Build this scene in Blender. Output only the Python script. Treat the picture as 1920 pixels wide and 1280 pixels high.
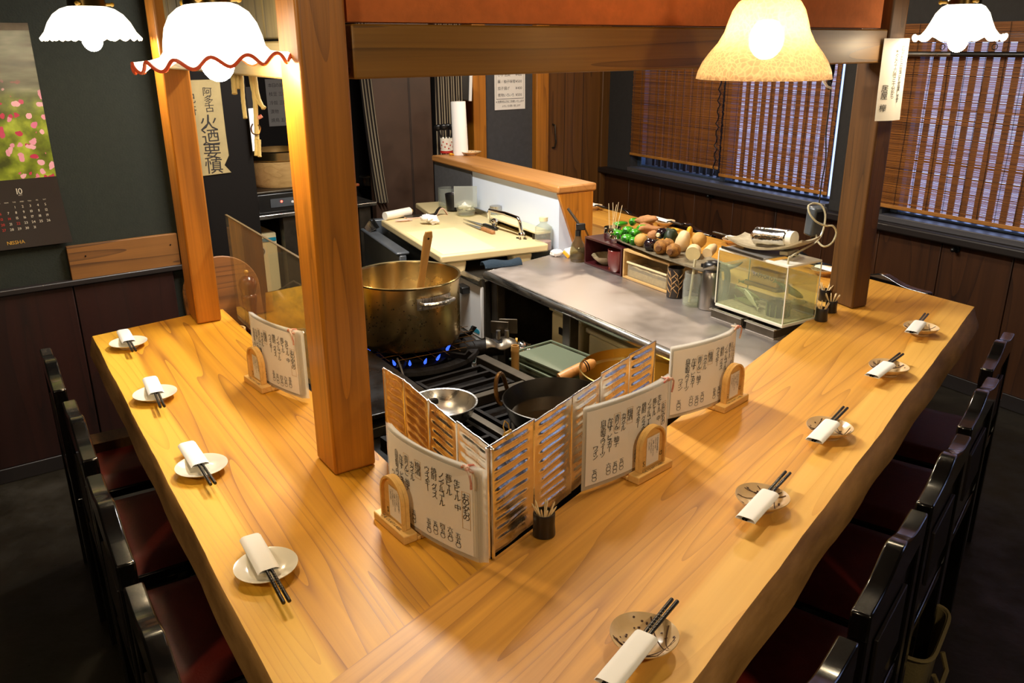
import bpy, bmesh, math, random
from mathutils import Matrix, Vector, noise
random.seed(7)
for o in list(bpy.data.objects): bpy.data.objects.remove(o)
SC = bpy.context.scene
COL = SC.collection
PI = math.pi
R = math.radians

# ------------------------------------------------------------------ camera
FPX = 1560.0
PITCH = R(19.6); ROLL = math.atan2(28, 4381)
EYE = Vector((0, 0, 1.59))
FWD = Vector((0, math.cos(PITCH), -math.sin(PITCH)))
_r0 = Vector((1, 0, 0)); _u0 = _r0.cross(FWD)
RGT = _r0 * math.cos(ROLL) - _u0 * math.sin(ROLL)
UPV = RGT.cross(FWD)
cd = bpy.data.cameras.new('camera'); cam = bpy.data.objects.new('camera', cd); COL.objects.link(cam)
cd.sensor_width = 36.0; cd.lens = 36.0 * FPX / 1920.0; cd.clip_start = 0.02; cd.clip_end = 100
mw = Matrix.Identity(4)
for i in range(3):
    mw[i][0] = RGT[i]; mw[i][1] = UPV[i]; mw[i][2] = -FWD[i]; mw[i][3] = EYE[i]
cam.matrix_world = mw
SC.camera = cam

# ------------------------------------------------------------------ world, lights, exposure
W = bpy.data.worlds.new('daylight'); SC.world = W; W.use_nodes = True
bg = W.node_tree.nodes['Background']; bg.inputs[0].default_value = (0.50, 0.60, 1.0, 1); bg.inputs[1].default_value = 1.5
SC.view_settings.view_transform = 'Standard'; SC.view_settings.look = 'None'
SC.view_settings.gamma = 1.0; SC.view_settings.use_curve_mapping = False
SC.view_settings.exposure = 0.45
WARM = (1.0, 0.80, 0.52)
def light(name, kind, loc, power, color, size=0.05, rot=(0, 0, 0), sy=None):
    d = bpy.data.lights.new(name, kind); d.energy = power; d.color = color
    if kind == 'AREA':
        d.size = size
        if sy: d.shape = 'RECTANGLE'; d.size_y = sy
    elif kind in ('POINT', 'SPOT'): d.shadow_soft_size = size
    o = bpy.data.objects.new(name, d); COL.objects.link(o); o.location = loc; o.rotation_euler = rot
    return o
# tube light on the kitchen ceiling, more pendants beyond the beam and behind the viewer
light('kitchen_tube_light', 'AREA', (-0.30, 3.0, 2.28), 52, (1.0, 0.96, 0.90), 1.0, (0, 0, R(120)), 0.12)
light('back_pendant_glow', 'POINT', (1.02, 3.55, 1.75), 14, (1.0, 0.82, 0.60), 0.06)
light('back_pendant_glow', 'POINT', (0.42, 4.75, 1.75), 14, (1.0, 0.82, 0.60), 0.06)
light('near_pendant_glow', 'POINT', (1.05, 0.05, 2.0), 26, WARM, 0.08)
light('near_pendant_glow', 'POINT', (-1.1, 0.2, 1.9), 19, WARM, 0.08)
BULB = 180.0      # pendant bulbs

# ------------------------------------------------------------------ helpers
def at(x, y, z):
    """point on the level z seen at picture position x, y (picture 1920 x 1280)"""
    d = FWD + RGT * ((x - 960) / FPX) - UPV * ((y - 640) / FPX)
    return EYE + d * ((z - EYE.z) / d.z)
def deep(x, y, dist):
    d = FWD + RGT * ((x - 960) / FPX) - UPV * ((y - 640) / FPX)
    return EYE + d * dist
def onwall(x, y, A, B):
    d = FWD + RGT * ((x - 960) / FPX) - UPV * ((y - 640) / FPX)
    n = Vector((B[1] - A[1], A[0] - B[0]))
    return EYE + d * ((Vector(A[:2]) - EYE.xy).dot(n) / d.xy.dot(n))
def frame(x, y, z, deg):
    return Matrix.Translation((x, y, z)) @ Matrix.Rotation(R(deg), 4, 'Z')
def T(x=0, y=0, z=0): return Matrix.Translation((x, y, z))
def RX(d): return Matrix.Rotation(R(d), 4, 'X')
def RY(d): return Matrix.Rotation(R(d), 4, 'Y')
def RZ(d): return Matrix.Rotation(R(d), 4, 'Z')
def S(x, y, z): return Matrix.Diagonal((x, y, z, 1))
def ang(a, b): return math.degrees(math.atan2(b[1] - a[1], b[0] - a[0]))
def align(a, b):
    """matrix taking local Z axis to a->b, origin at a"""
    d = (Vector(b) - Vector(a)).normalized()
    return Matrix.Translation(a) @ d.to_track_quat('Z', 'Y').to_matrix().to_4x4()

BASE = {}
class MB:
    def __init__(s): s.v = []; s.f = []
    def add(s, vs, fs, M=None):
        k = len(s.v)
        s.v += [(M @ Vector(v)) if M else Vector(v) for v in vs]
        s.f += [tuple(i + k for i in f) for f in fs]; return s
    def box(s, x0, x1, y0, y1, z0, z1, M=None):
        return s.add([(x0,y0,z0),(x1,y0,z0),(x1,y1,z0),(x0,y1,z0),(x0,y0,z1),(x1,y0,z1),(x1,y1,z1),(x0,y1,z1)],
                     [(0,3,2,1),(4,5,6,7),(0,1,5,4),(1,2,6,5),(2,3,7,6),(3,0,4,7)], M)
    def prism(s, poly, z0, z1, M=None):
        n = len(poly)
        a = sum(poly[i][0]*poly[(i+1)%n][1]-poly[(i+1)%n][0]*poly[i][1] for i in range(n))
        if a < 0: poly = poly[::-1]
        return s.add([(p[0],p[1],z0) for p in poly]+[(p[0],p[1],z1) for p in poly],
                     [tuple(range(n-1,-1,-1)), tuple(range(n,2*n))]+[(i,(i+1)%n,n+(i+1)%n,n+i) for i in range(n)], M)
    def lathe(s, prof, n=24, M=None, mod=None):
        vs=[]; fs=[]; m=len(prof)
        for (r,z) in prof:
            for i in range(n):
                a=2*PI*i/n; rr,zz=(r,z) if mod is None else mod(r,z,a)
                vs.append((rr*math.cos(a), rr*math.sin(a), zz))
        for j in range(m-1):
            for i in range(n):
                a=j*n+i; b=j*n+(i+1)%n
                fs.append((a,b,b+n,a+n))
        return s.add(vs,fs,M)
    def disc(s, r, z, n=24, M=None, up=True):
        f=tuple(range(n)) if up else tuple(range(n-1,-1,-1))
        return s.add([(r*math.cos(2*PI*i/n),r*math.sin(2*PI*i/n),z) for i in range(n)],[f],M)
    def cyl(s, r, z0, z1, n=16, M=None, r2=None):
        r2 = r if r2 is None else r2
        s.lathe([(r,z0),(r2,z1)],n,M); s.disc(r,z0,n,M,False); return s.disc(r2,z1,n,M)
    def rod(s, a, b, r, n=8, r2=None):
        L=(Vector(b)-Vector(a)).length
        return s.cyl(r,0,L,n,align(a,b),r2)
    def tube(s, pts, r, n=8, closed=False, M=None, rf=None):
        P=[Vector(p) for p in pts]; m=len(P); vs=[]; fs=[]
        up=Vector((0,0,1))
        for i,p in enumerate(P):
            if closed: t=P[(i+1)%m]-P[i-1]
            else: t=P[min(i+1,m-1)]-P[max(i-1,0)]
            t.normalize()
            if i==0:
                u=up if abs(t.z)<.9 else Vector((1,0,0))
            a=t.cross(u).normalized(); u=a.cross(t).normalized()
            rr=r if rf is None else rf(i/(m-1))*r
            for k in range(n):
                q=2*PI*k/n; vs.append(p+a*(rr*math.cos(q))+u*(rr*math.sin(q)))
        for i in range(m if closed else m-1):
            j=(i+1)%m
            for k in range(n):
                fs.append((i*n+k,i*n+(k+1)%n,j*n+(k+1)%n,j*n+k))
        if not closed:
            fs.append(tuple(range(n-1,-1,-1))); fs.append(tuple((m-1)*n+k for k in range(n)))
        return s.add(vs,fs,M)
    def ball(s, rx, ry, rz, M=None, n=16, m=10, amp=0.0, fr=2.0, seed=0.0):
        vs=[(0,0,-rz)]; fs=[]
        for j in range(1,m):
            t=PI*j/m-PI/2
            for i in range(n):
                a=2*PI*i/n; d=Vector((math.cos(t)*math.cos(a),math.cos(t)*math.sin(a),math.sin(t)))
                k=1+amp*noise.noise(d*fr+Vector((seed,seed*1.7,0)))
                vs.append((d.x*rx*k,d.y*ry*k,d.z*rz*k))
        vs.append((0,0,rz)); L=len(vs)-1
        for i in range(n): fs.append((0,1+(i+1)%n,1+i))
        for j in range(m-2):
            for i in range(n):
                a=1+j*n+i; b=1+j*n+(i+1)%n; fs.append((a,b,b+n,a+n))
        k=1+(m-2)*n
        for i in range(n): fs.append((k+i,k+(i+1)%n,L))
        return s.add(vs,fs,M)
    def grid(s, fn, nu, nv, M=None, wrap=False):
        vs=[fn(i/nu,j/nv) for j in range(nv+1) for i in range(nu+1)]
        w=nu+1
        return s.add(vs,[(j*w+i,j*w+i+1,(j+1)*w+i+1,(j+1)*w+i) for j in range(nv) for i in range(nu)],M)
    def sheet(s, fn, nu, nv, th, nrm, M=None):
        """a curved sheet with thickness th along vector nrm"""
        n=Vector(nrm)*th
        top=[Vector(fn(i/nu,j/nv)) for j in range(nv+1) for i in range(nu+1)]
        w=nu+1; k=len(top); vs=top+[p-n for p in top]
        fs=[(j*w+i,j*w+i+1,(j+1)*w+i+1,(j+1)*w+i) for j in range(nv) for i in range(nu)]
        fs+=[tuple(x+k for x in f[::-1]) for f in fs]
        ed=[i for i in range(w)]+[j*w+nu for j in range(1,nv+1)]+[nv*w+i for i in range(nu-1,-1,-1)]+[j*w for j in range(nv-1,0,-1)]
        for a,b in zip(ed,ed[1:]+ed[:1]): fs.append((b,a,a+k,b+k))
        return s.add(vs,fs,M)
    def build(s, name, mat, parent=None, M=None, bevel=0, seg=2, world=False, smooth=38, subd=0):
        if world and parent is not None:
            inv=BASE[parent.name].inverted(); s.v=[inv@Vector(v) for v in s.v]
        me=bpy.data.meshes.new(name); me.from_pydata([tuple(v) for v in s.v],[],s.f)
        me.materials.append(mat)
        o=bpy.data.objects.new(name,me); COL.objects.link(o)
        if smooth:
            for p in me.polygons: p.use_smooth=True
            me.set_sharp_from_angle(angle=R(smooth))
        if parent is not None: o.parent=parent
        if M is not None: o.matrix_local=M
        BASE[o.name]=(BASE.get(parent.name,Matrix.Identity(4)) if parent else Matrix.Identity(4))@(M if M is not None else Matrix.Identity(4))
        if bevel:
            b=o.modifiers.new('bevel','BEVEL'); b.width=bevel; b.segments=seg; b.limit_method='ANGLE'; b.angle_limit=R(40)
        if subd:
            b=o.modifiers.new('sub','SUBSURF'); b.levels=subd; b.render_levels=subd
        return o
def tag(o, label=None, cat=None, group=None, kind=None):
    if label: o['label']=label
    if cat: o['category']=cat
    if group: o['group']=group
    if kind: o['kind']=kind
    return o
def thing(name, label, cat, loc=(0,0,0), rotz=0, group=None, kind=None, M=None):
    o=bpy.data.objects.new(name,None); COL.objects.link(o); o.empty_display_size=.05
    if M is None: M=frame(loc[0],loc[1],loc[2],rotz)
    o.matrix_world=M; BASE[o.name]=M
    return tag(o,label,cat,group,kind)
def copy_tree(o, M=None, label=None, group=None, parent=None):
    c=o.copy(); COL.objects.link(c)
    if parent is not None: c.parent=parent
    if M is not None: c.matrix_world=M; BASE[c.name]=M
    if label: c['label']=label
    if group: c['group']=group
    for ch in [x for x in bpy.data.objects if x.parent==o]: copy_tree(ch,parent=c)
    return c

# ---- lettering: glyph outlines of the built-in font turned into flat meshes
_gl={}
def glyph(ch):
    if ch not in _gl:
        cu=bpy.data.curves.new('g','FONT'); cu.body=ch; cu.size=1.0; cu.resolution_u=2
        o=bpy.data.objects.new('g',cu); me=o.to_mesh()
        vs=[v.co.copy() for v in me.vertices]; fs=[tuple(p.vertices) for p in me.polygons]
        x0=min([v.x for v in vs],default=0); x1=max([v.x for v in vs],default=.3)
        y0=min([v.y for v in vs],default=0); y1=max([v.y for v in vs],default=.3)
        _gl[ch]=(vs,fs,x0,x1,y0,y1); o.to_mesh_clear(); bpy.data.objects.remove(o); bpy.data.curves.remove(cu)
    return _gl[ch]
def hline(mb, text, x, y, size, fn, center=False, adv=None):
    """a horizontal line of text; fn maps flat (u, v) to 3D"""
    w=0; items=[]
    for ch in text:
        if ch==' ': w+=.3*size; continue
        vs,fs,x0,x1,y0,y1=glyph(ch)
        items.append((vs,fs,w-x0*size)); w+=(adv*size if adv else (x1-x0+.08)*size)
    ox=x-w/2 if center else x
    for vs,fs,dx in items: mb.add([fn(ox+dx+v.x*size, y+v.y*size) for v in vs],fs)
    return mb
def vline(mb, text, x, y, size, fn, gap=1.08, jit=.0, bold=1.0):
    """a vertical column of text, top at y, centred on x"""
    for ch in text:
        if ch==' ': y-=size*.6; continue
        rot = ch in 'ー〜'
        vs,fs,x0,x1,y0,y1=glyph(ch)
        cx=(x0+x1)/2; cy=(y0+y1)/2; h=(y1-y0)*size; a=random.uniform(-1,1)*jit
        step=size*gap*(.8 if ord(ch)<0x3400 else 1.0)*.85
        pts=[]
        for v in vs:
            u,w=(v.x-cx)*size*bold,(v.y-cy)*size
            if rot: u,w=-w,-u
            u,w=u*math.cos(a)-w*math.sin(a),u*math.sin(a)+w*math.cos(a)
            pts.append(fn(x+u+a*size*.3,y-step/2+w))
        mb.add(pts,[f[::-1] for f in fs] if rot else fs); y-=step
    return mb

# ------------------------------------------------------------------ materials
def srgb(h):
    h=h.lstrip('#'); c=[int(h[i:i+2],16)/255 for i in (0,2,4)]
    return tuple((x/12.92 if x<=.04045 else ((x+.055)/1.055)**2.4) for x in c)+(1,)
def mat(name, col, rough=.5, metal=0, coat=0, bump=0, bscale=60, var=0, vscale=8, emit=None, es=0, stretch=(1,1,1), trans=0, spec=.5, rvar=0, col2=None):
    m=bpy.data.materials.new(name); m.use_nodes=True; nt=m.node_tree; N=nt.nodes; L=nt.links; p=N['Principled BSDF']
    if isinstance(col,str): col=srgb(col)
    p.inputs['Base Color'].default_value=col; p.inputs['Roughness'].default_value=rough; p.inputs['Metallic'].default_value=metal
    p.inputs['Coat Weight'].default_value=coat; p.inputs['Coat Roughness'].default_value=.08
    p.inputs['Specular IOR Level'].default_value=spec
    p.inputs['Transmission Weight'].default_value=trans
    if emit: p.inputs['Emission Color'].default_value=emit if len(emit)==4 else (*emit,1); p.inputs['Emission Strength'].default_value=es
    if bump or var or rvar:
        tc=N.new('ShaderNodeTexCoord'); mp=N.new('ShaderNodeMapping'); mp.inputs['Scale'].default_value=stretch
        L.new(tc.outputs['Object'],mp.inputs[0])
    if var or rvar:
        n=N.new('ShaderNodeTexNoise'); n.inputs['Scale'].default_value=vscale; n.inputs['Detail'].default_value=5; n.inputs['Roughness'].default_value=.6
        L.new(mp.outputs[0],n.inputs[0])
        if var:
            r=N.new('ShaderNodeValToRGB'); L.new(n.outputs['Fac'],r.inputs[0])
            c2=srgb(col2) if col2 else tuple(x*(1-var) for x in col[:3])+(1,)
            c1=col if col2 else tuple(min(1,x*(1+var*.6)) for x in col[:3])+(1,)
            r.color_ramp.elements[0].position=.33; r.color_ramp.elements[0].color=c2
            r.color_ramp.elements[1].position=.67; r.color_ramp.elements[1].color=c1
            L.new(r.outputs[0],p.inputs['Base Color'])
        if rvar:
            mr=N.new('ShaderNodeMapRange'); mr.inputs[1].default_value=.3; mr.inputs[2].default_value=.7
            mr.inputs[3].default_value=max(.02,rough-rvar); mr.inputs[4].default_value=min(1,rough+rvar)
            L.new(n.outputs['Fac'],mr.inputs[0]); L.new(mr.outputs[0],p.inputs['Roughness'])
    if bump:
        n=N.new('ShaderNodeTexNoise'); n.inputs['Scale'].default_value=bscale; n.inputs['Detail'].default_value=4
        b=N.new('ShaderNodeBump'); b.inputs['Strength'].default_value=bump; b.inputs['Distance'].default_value=.004
        L.new(mp.outputs[0],n.inputs[0]); L.new(n.outputs['Fac'],b.inputs['Height']); L.new(b.outputs[0],p.inputs['Normal'])
    return m
def wood(name, light, dark, axis='X', rings=9, ringw=.5, rough=.42, coat=0, fine=.35, sap=None, scale=1.0, bump=.15, contrast=1.0):
    """grain along the given axis of the object"""
    m=bpy.data.materials.new(name); m.use_nodes=True; nt=m.node_tree; N=nt.nodes; L=nt.links; p=N['Principled BSDF']
    tc=N.new('ShaderNodeTexCoord')
    def mapped(sx,sy,sz):
        k={'X':(sx,sy,sz),'Y':(sy,sx,sz),'Z':(sy,sz,sx)}[axis]
        mp=N.new('ShaderNodeMapping'); mp.inputs['Scale'].default_value=tuple(q*scale for q in k)
        L.new(tc.outputs['Object'],mp.inputs[0]); return mp.outputs[0]
    def tex(v,sc,det=3,rough_=.5):
        n=N.new('ShaderNodeTexNoise'); n.inputs['Scale'].default_value=sc; n.inputs['Detail'].default_value=det; n.inputs['Roughness'].default_value=rough_
        L.new(v,n.inputs[0]); return n.outputs['Fac']
    def math_(op,a,b=None):
        n=N.new('ShaderNodeMath'); n.operation=op
        for i,q in enumerate((a,b)):
            if q is None: continue
            if isinstance(q,(int,float)): n.inputs[i].default_value=q
            else: L.new(q,n.inputs[i])
        return n.outputs[0]
    big=tex(mapped(.5,8.0,8.0),1.0,1,.35)                # contour lines of this field make the cathedral grain
    s=math_('FRACT',math_('MULTIPLY',big,rings))
    ring=math_('POWER',s,7.0)
    streak=tex(mapped(1.6,90,90),1.0,3,.6)
    streak2=tex(mapped(.7,16,16),1.0,3,.55)
    tone=math_('ADD',math_('MULTIPLY',ring,ringw),math_('ADD',math_('MULTIPLY',math_('SUBTRACT',streak,.5),fine*2),math_('MULTIPLY',math_('SUBTRACT',streak2,.5),.85*contrast)))
    tone=math_('ADD',tone,.32)
    r=N.new('ShaderNodeValToRGB'); r.color_ramp.elements[0].color=srgb(light); r.color_ramp.elements[1].color=srgb(dark)
    r.color_ramp.elements[0].position=.05; r.color_ramp.elements[1].position=1.0
    L.new(tone,r.inputs[0]); col=r.outputs[0]
    if sap:
        y0,scol=sap
        sp=N.new('ShaderNodeSeparateXYZ'); L.new(tc.outputs['Object'],sp.inputs[0])
        wob=math_('MULTIPLY',math_('SUBTRACT',tex(mapped(1.2,1.2,1.2),1.0,2),.5),.03)
        ed=math_('ADD',math_('ABSOLUTE',sp.outputs['Y']),wob)
        mr=N.new('ShaderNodeMapRange'); mr.inputs[1].default_value=y0-.006; mr.inputs[2].default_value=y0+.006; L.new(ed,mr.inputs[0])
        r2=N.new('ShaderNodeValToRGB'); r2.color_ramp.elements[0].color=srgb(scol[0]); r2.color_ramp.elements[1].color=srgb(scol[1])
        L.new(math_('MULTIPLY',tone,.9),r2.inputs[0])
        mx=N.new('ShaderNodeMix'); mx.data_type='RGBA'; L.new(mr.outputs[0],mx.inputs[0]); L.new(col,mx.inputs[6]); L.new(r2.outputs[0],mx.inputs[7]); col=mx.outputs[2]
    L.new(col,p.inputs['Base Color']); p.inputs['Roughness'].default_value=rough
    p.inputs['Coat Weight'].default_value=coat; p.inputs['Coat Roughness'].default_value=.2
    if bump:
        b=N.new('ShaderNodeBump'); b.inputs['Strength'].default_value=bump; b.inputs['Distance'].default_value=.002
        L.new(tone,b.inputs['Height']); L.new(b.outputs[0],p.inputs['Normal'])
    return m
def glass(name, tint=(1,1,1), refl=1.0, rough=.02, haze=0.0, hcol=(.9,.9,.85)):
    """thin clear pane: straight-through light plus a Fresnel reflection"""
    m=bpy.data.materials.new(name); m.use_nodes=True; nt=m.node_tree; N=nt.nodes; L=nt.links
    N.remove(N['Principled BSDF']); out=N['Material Output']
    t=N.new('ShaderNodeBsdfTransparent'); t.inputs[0].default_value=(*tint,1)
    g=N.new('ShaderNodeBsdfGlossy'); g.inputs['Roughness'].default_value=rough; g.inputs[0].default_value=(.95,.95,.95,1)
    f=N.new('ShaderNodeFresnel'); f.inputs[0].default_value=1.45
    ml=N.new('ShaderNodeMath'); ml.operation='MULTIPLY'; ml.inputs[1].default_value=refl; gm=N.new('ShaderNodeNewGeometry'); fb=N.new('ShaderNodeMath'); fb.operation='MULTIPLY_ADD'; fb.inputs[1].default_value=-1.0; fb.inputs[2].default_value=1.0; L.new(gm.outputs['Backfacing'],fb.inputs[0])
    fm=N.new('ShaderNodeMath'); fm.operation='MULTIPLY'; L.new(f.outputs[0],fm.inputs[0]); L.new(fb.outputs[0],fm.inputs[1]); L.new(fm.outputs[0],ml.inputs[0])
    mx=N.new('ShaderNodeMixShader'); L.new(ml.outputs[0],mx.inputs[0]); L.new(t.outputs[0],mx.inputs[1]); L.new(g.outputs[0],mx.inputs[2])
    last=mx
    if haze:
        d0=N.new('ShaderNodeBsdfDiffuse'); d0.inputs[0].default_value=(*hcol,1); d1=N.new('ShaderNodeBsdfTranslucent'); d1.inputs[0].default_value=(*hcol,1)
        d=N.new('ShaderNodeMixShader'); L.new(d0.outputs[0],d.inputs[1]); L.new(d1.outputs[0],d.inputs[2])
        m2=N.new('ShaderNodeMixShader'); m2.inputs[0].default_value=haze; L.new(mx.outputs[0],m2.inputs[1]); L.new(d.outputs[0],m2.inputs[2]); last=m2
    L.new(last.outputs[0],out.inputs[0]); return m
def translucent(name, col, col2, fac=.4, rough=.6, stretch=(1,1,1), sc=6):
    m=bpy.data.materials.new(name); m.use_nodes=True; nt=m.node_tree; N=nt.nodes; L=nt.links; p=N['Principled BSDF']; out=N['Material Output']
    tc=N.new('ShaderNodeTexCoord'); mp=N.new('ShaderNodeMapping'); mp.inputs['Scale'].default_value=stretch; L.new(tc.outputs['Object'],mp.inputs[0])
    n=N.new('ShaderNodeTexNoise'); n.inputs['Scale'].default_value=sc; n.inputs['Detail'].default_value=3; L.new(mp.outputs[0],n.inputs[0])
    r=N.new('ShaderNodeValToRGB'); r.color_ramp.elements[0].color=srgb(col2); r.color_ramp.elements[1].color=srgb(col); r.color_ramp.elements[0].position=.35; r.color_ramp.elements[1].position=.65
    L.new(n.outputs['Fac'],r.inputs[0]); L.new(r.outputs[0],p.inputs['Base Color']); p.inputs['Roughness'].default_value=rough
    t=N.new('ShaderNodeBsdfTranslucent'); L.new(r.outputs[0],t.inputs[0])
    mx=N.new('ShaderNodeMixShader'); mx.inputs[0].default_value=fac; L.new(p.outputs[0],mx.inputs[1]); L.new(t.outputs[0],mx.inputs[2]); L.new(mx.outputs[0],out.inputs[0])
    return m
# ------------------------------------------------------------------ the palette
M_slabL = wood('keyaki_counter_wood','#dc9e20','#8c520c',rings=16,ringw=.55,rough=.5,coat=0,fine=.22,sap=(.335,('#ecb83c','#cc9024')))
M_slabR = wood('keyaki_counter_wood_long','#dc9f3c','#945e1a',rings=13,ringw=.42,rough=.48,coat=0,fine=.28,sap=(.325,('#ecba5a','#d0943a')))
M_edge = mat('bark_edge_wood','#b5864a',.6,bump=.5,bscale=30,var=.5,vscale=16,stretch=(.22,1,1),col2='#75501f')
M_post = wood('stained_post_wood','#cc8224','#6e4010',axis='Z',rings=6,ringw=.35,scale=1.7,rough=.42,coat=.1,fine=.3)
M_postD = wood('dark_shaded_post_wood','#6a451c','#2e1c0a',axis='Z',rings=6,ringw=.35,scale=1.7,rough=.5,coat=.02,fine=.3)  # dark wood, with the right post's weaker light also put into the colour
M_beam = wood('stained_beam_wood','#9a6c28','#4e320e',rings=8,ringw=.5,rough=.45,coat=.05,fine=.35)
M_plank = wood('pale_weathered_plank_wood','#8f7a48','#3c3016',axis='Z',rings=8,ringw=.6,rough=.6,fine=.4)
M_beamP = wood('pale_beam_wood','#a08a58','#4c3a1c',rings=9,ringw=.6,rough=.6,fine=.3)
M_wain = wood('dark_wainscot_wood','#4c2c14','#22120a',axis='Z',rings=5,ringw=.5,rough=.45,fine=.25)
M_wainL = wood('dark_red_wainscot_wood','#2e1007','#180804',axis='Z',rings=5,ringw=.5,rough=.5,fine=.25)
M_door = wood('brown_door_wood','#7a4f20','#3c240e',axis='Z',rings=5,ringw=.5,rough=.5,fine=.25)
M_ledge = wood('orange_ledge_wood','#c98d4c','#94602a',rings=6,ringw=.35,rough=.45,fine=.2)
M_board = wood('plaque_board_wood','#8a5a24','#4d2e10',rings=12,ringw=.7,rough=.6,fine=.3)
M_light = wood('pale_stand_wood','#efc376','#cd9a4c',rings=5,ringw=.3,rough=.5,fine=.25,scale=3)
M_boxw = wood('light_box_wood','#c7a266','#8f6b36',rings=5,ringw=.3,rough=.55,fine=.25,scale=2)
M_bamboo = mat('bamboo','#b58a4a',.5,var=.3,vscale=30,stretch=(1,1,.2))
M_plaster = mat('dark_green_plaster','#1c2016',.9,bump=.3,bscale=140,var=.18,vscale=40)
M_grey = mat('grey_plaster','#48484a',.9,bump=.3,bscale=120,var=.12,vscale=30)
M_orange = mat('orange_plaster','#dd7a3c',.85,bump=.35,bscale=90,var=.12,vscale=25)
M_trim = mat('black_stained_trim','#211a17',.5,coat=.1)
M_black = mat('black_panel','#0d0a08',.7,spec=.15)
M_ceil = mat('dark_ceiling_boards','#20150d',.8)
M_floor = mat('dark_concrete','#251f14',.45,bump=.25,bscale=30,var=.35,vscale=7,rvar=.2)
M_brown = mat('brown_painted_panel','#3e2a1c',.55,var=.3,vscale=5,rvar=.1)
M_lacq = mat('black_lacquer','#0c0a09',.16,coat=.8,bump=.06,bscale=25,rvar=.06,vscale=9)
M_seat = mat('dark_red_leatherette','#7c2418',.45,bump=.12,bscale=180,var=.2,vscale=12)
M_steel = mat('brushed_steel','#b9b6b0',.3,1,bump=.05,bscale=60,stretch=(1,30,1),rvar=.1,vscale=6)
M_steelT = mat('worn_steel_top','#bdb3ac',.45,.9,bump=.04,bscale=50,rvar=.12,vscale=5,var=.1)
M_steelD = mat('dark_greased_steel','#5a5348',.42,.9,var=.35,vscale=9)
M_pot = mat('heat_tinted_steel','#c4ac78',.26,1,var=.14,vscale=5,rvar=.05)
M_brass = mat('golden_tinted_steel','#c9ab62',.34,1,rvar=.06,vscale=6,var=.12)
M_chrome = mat('chrome','#d8d6d2',.1,1)
M_foil = mat('crinkled_foil','#efe6d8',.24,1,bump=.35,bscale=22,rvar=.08,vscale=12)
M_foil2 = mat('crumpled_foil','#dcdad4',.16,1,bump=.8,bscale=45)
M_iron = mat('black_cast_iron','#100c09',.6,0,spec=.15,bump=.5,bscale=60,var=.4,vscale=20)
M_ironG = mat('sooty_greased_iron','#0f0b07',.6,0,spec=.12,bump=.7,bscale=50,var=.5,vscale=18,col2='#0c0907')
M_range = mat('black_range_enamel','#0d0a08',.35,0,spec=.2,rvar=.15,vscale=8)
M_wok = mat('seasoned_carbon_steel','#2a2620',.36,.8,var=.3,vscale=8,rvar=.1)
M_oil = mat('dark_frying_oil','#1c1206',.05,coat=1)
M_white = mat('white_glazed_ceramic','#e8e0cc',.18,coat=.4)
M_paper = mat('white_paper','#f8f4ec',.75)
M_paperO = mat('dimmed_aged_paper','#94845a',.85,var=.12,vscale=14)  # aged tone, darkened further to carry the dimness by the left post
M_ink = mat('black_ink','#171310',.7)
M_inkR = mat('red_print','#b8271c',.6)
M_inkW = mat('cream_print','#cfc6ae',.7)
M_gold = mat('gold_print','#b98d2c',.5)
M_cork = mat('label_tan','#e6d7a8',.8)
M_lam = glass('laminate_film',(.985,.98,.96),.5,.12,.30,(.97,.94,.88))
M_clear = glass('clear_glass',(.93,.95,.92),1.3,.04,.12,(.85,.88,.82))
M_acryl = glass('clear_acrylic_shield',(.86,.82,.72),.8,.03,.05,(.5,.4,.25))
M_pane = glass('window_glass',(.93,.96,1.0),.8)
M_tank = glass('tank_acrylic',(.93,.96,.92),.9,.02,.02)
M_tankE = mat('milky_acrylic_edge','#e8e3d2',.3)
M_water = glass('tank_water',(.92,.94,.84),.4,.02,.24,(.86,.86,.68))
M_fish = mat('silver_green_fish','#8d8f5c',.35,.15,var=.3,vscale=30,coat=.4)
M_fishW = mat('pale_fish','#c3c0a2',.35,.1,var=.15,vscale=30,coat=.4)
M_plast = mat('white_plastic','#d9d9d6',.35)
M_ledgeW = mat('white_laminate_wall','#d3deee',.3)
M_ply = mat('cream_plastic','#e2d2a2',.5,var=.06,vscale=3)
M_cut = mat('cream_cutting_board','#dcc894',.45,var=.10,vscale=3)
M_cutP = mat('pale_board_patch','#e9d8a8',.5)
M_frost = mat('frosted_green_plastic','#6f7862',.35,trans=.2)
M_blackP = mat('black_plastic','#121212',.35)
M_greyP = mat('dark_grey_plastic','#4a4f54',.35,var=.2,vscale=10)
M_teal = mat('teal_print','#1f7f95',.4)
M_tealD = mat('dark_green_emblem','#1d4238',.35)
M_towel = mat('navy_towel','#1c2d3a',.95,bump=.6,bscale=160)
M_towelW = mat('white_towel','#e6e0da',.95,bump=.5,bscale=140)
M_maroon = mat('maroon_lacquer','#3a1013',.35,coat=.3)
M_bowlR = mat('red_brown_lacquer','#6a2622',.25,coat=.5)
M_woodR = mat('dark_red_turned_wood','#47190c',.25,coat=.6)
M_pepper = mat('green_pepper_skin','#3f9a1e',.25,coat=.5,var=.25,vscale=25)
M_pepperD = mat('green_pepper_hollow','#1c5a10',.4)
M_sweet = mat('sweet_potato_skin','#b07a48',.75,var=.25,vscale=25,bump=.3,bscale=70)
M_taro = mat('taro_skin','#b88338',.8,var=.4,vscale=45,bump=.4,bscale=60,col2='#6b4216')
M_taroC = mat('taro_cut_end','#6a4420',.8,var=.2,vscale=30)
M_egg = mat('eggplant_skin','#1d1318',.12,coat=.8)
M_kabo = mat('dark_green_squash_skin','#22321a',.45,var=.3,vscale=20,bump=.3,bscale=50)
M_turnip = mat('pale_root_skin','#e2c592',.6,var=.12,vscale=14)
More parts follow.
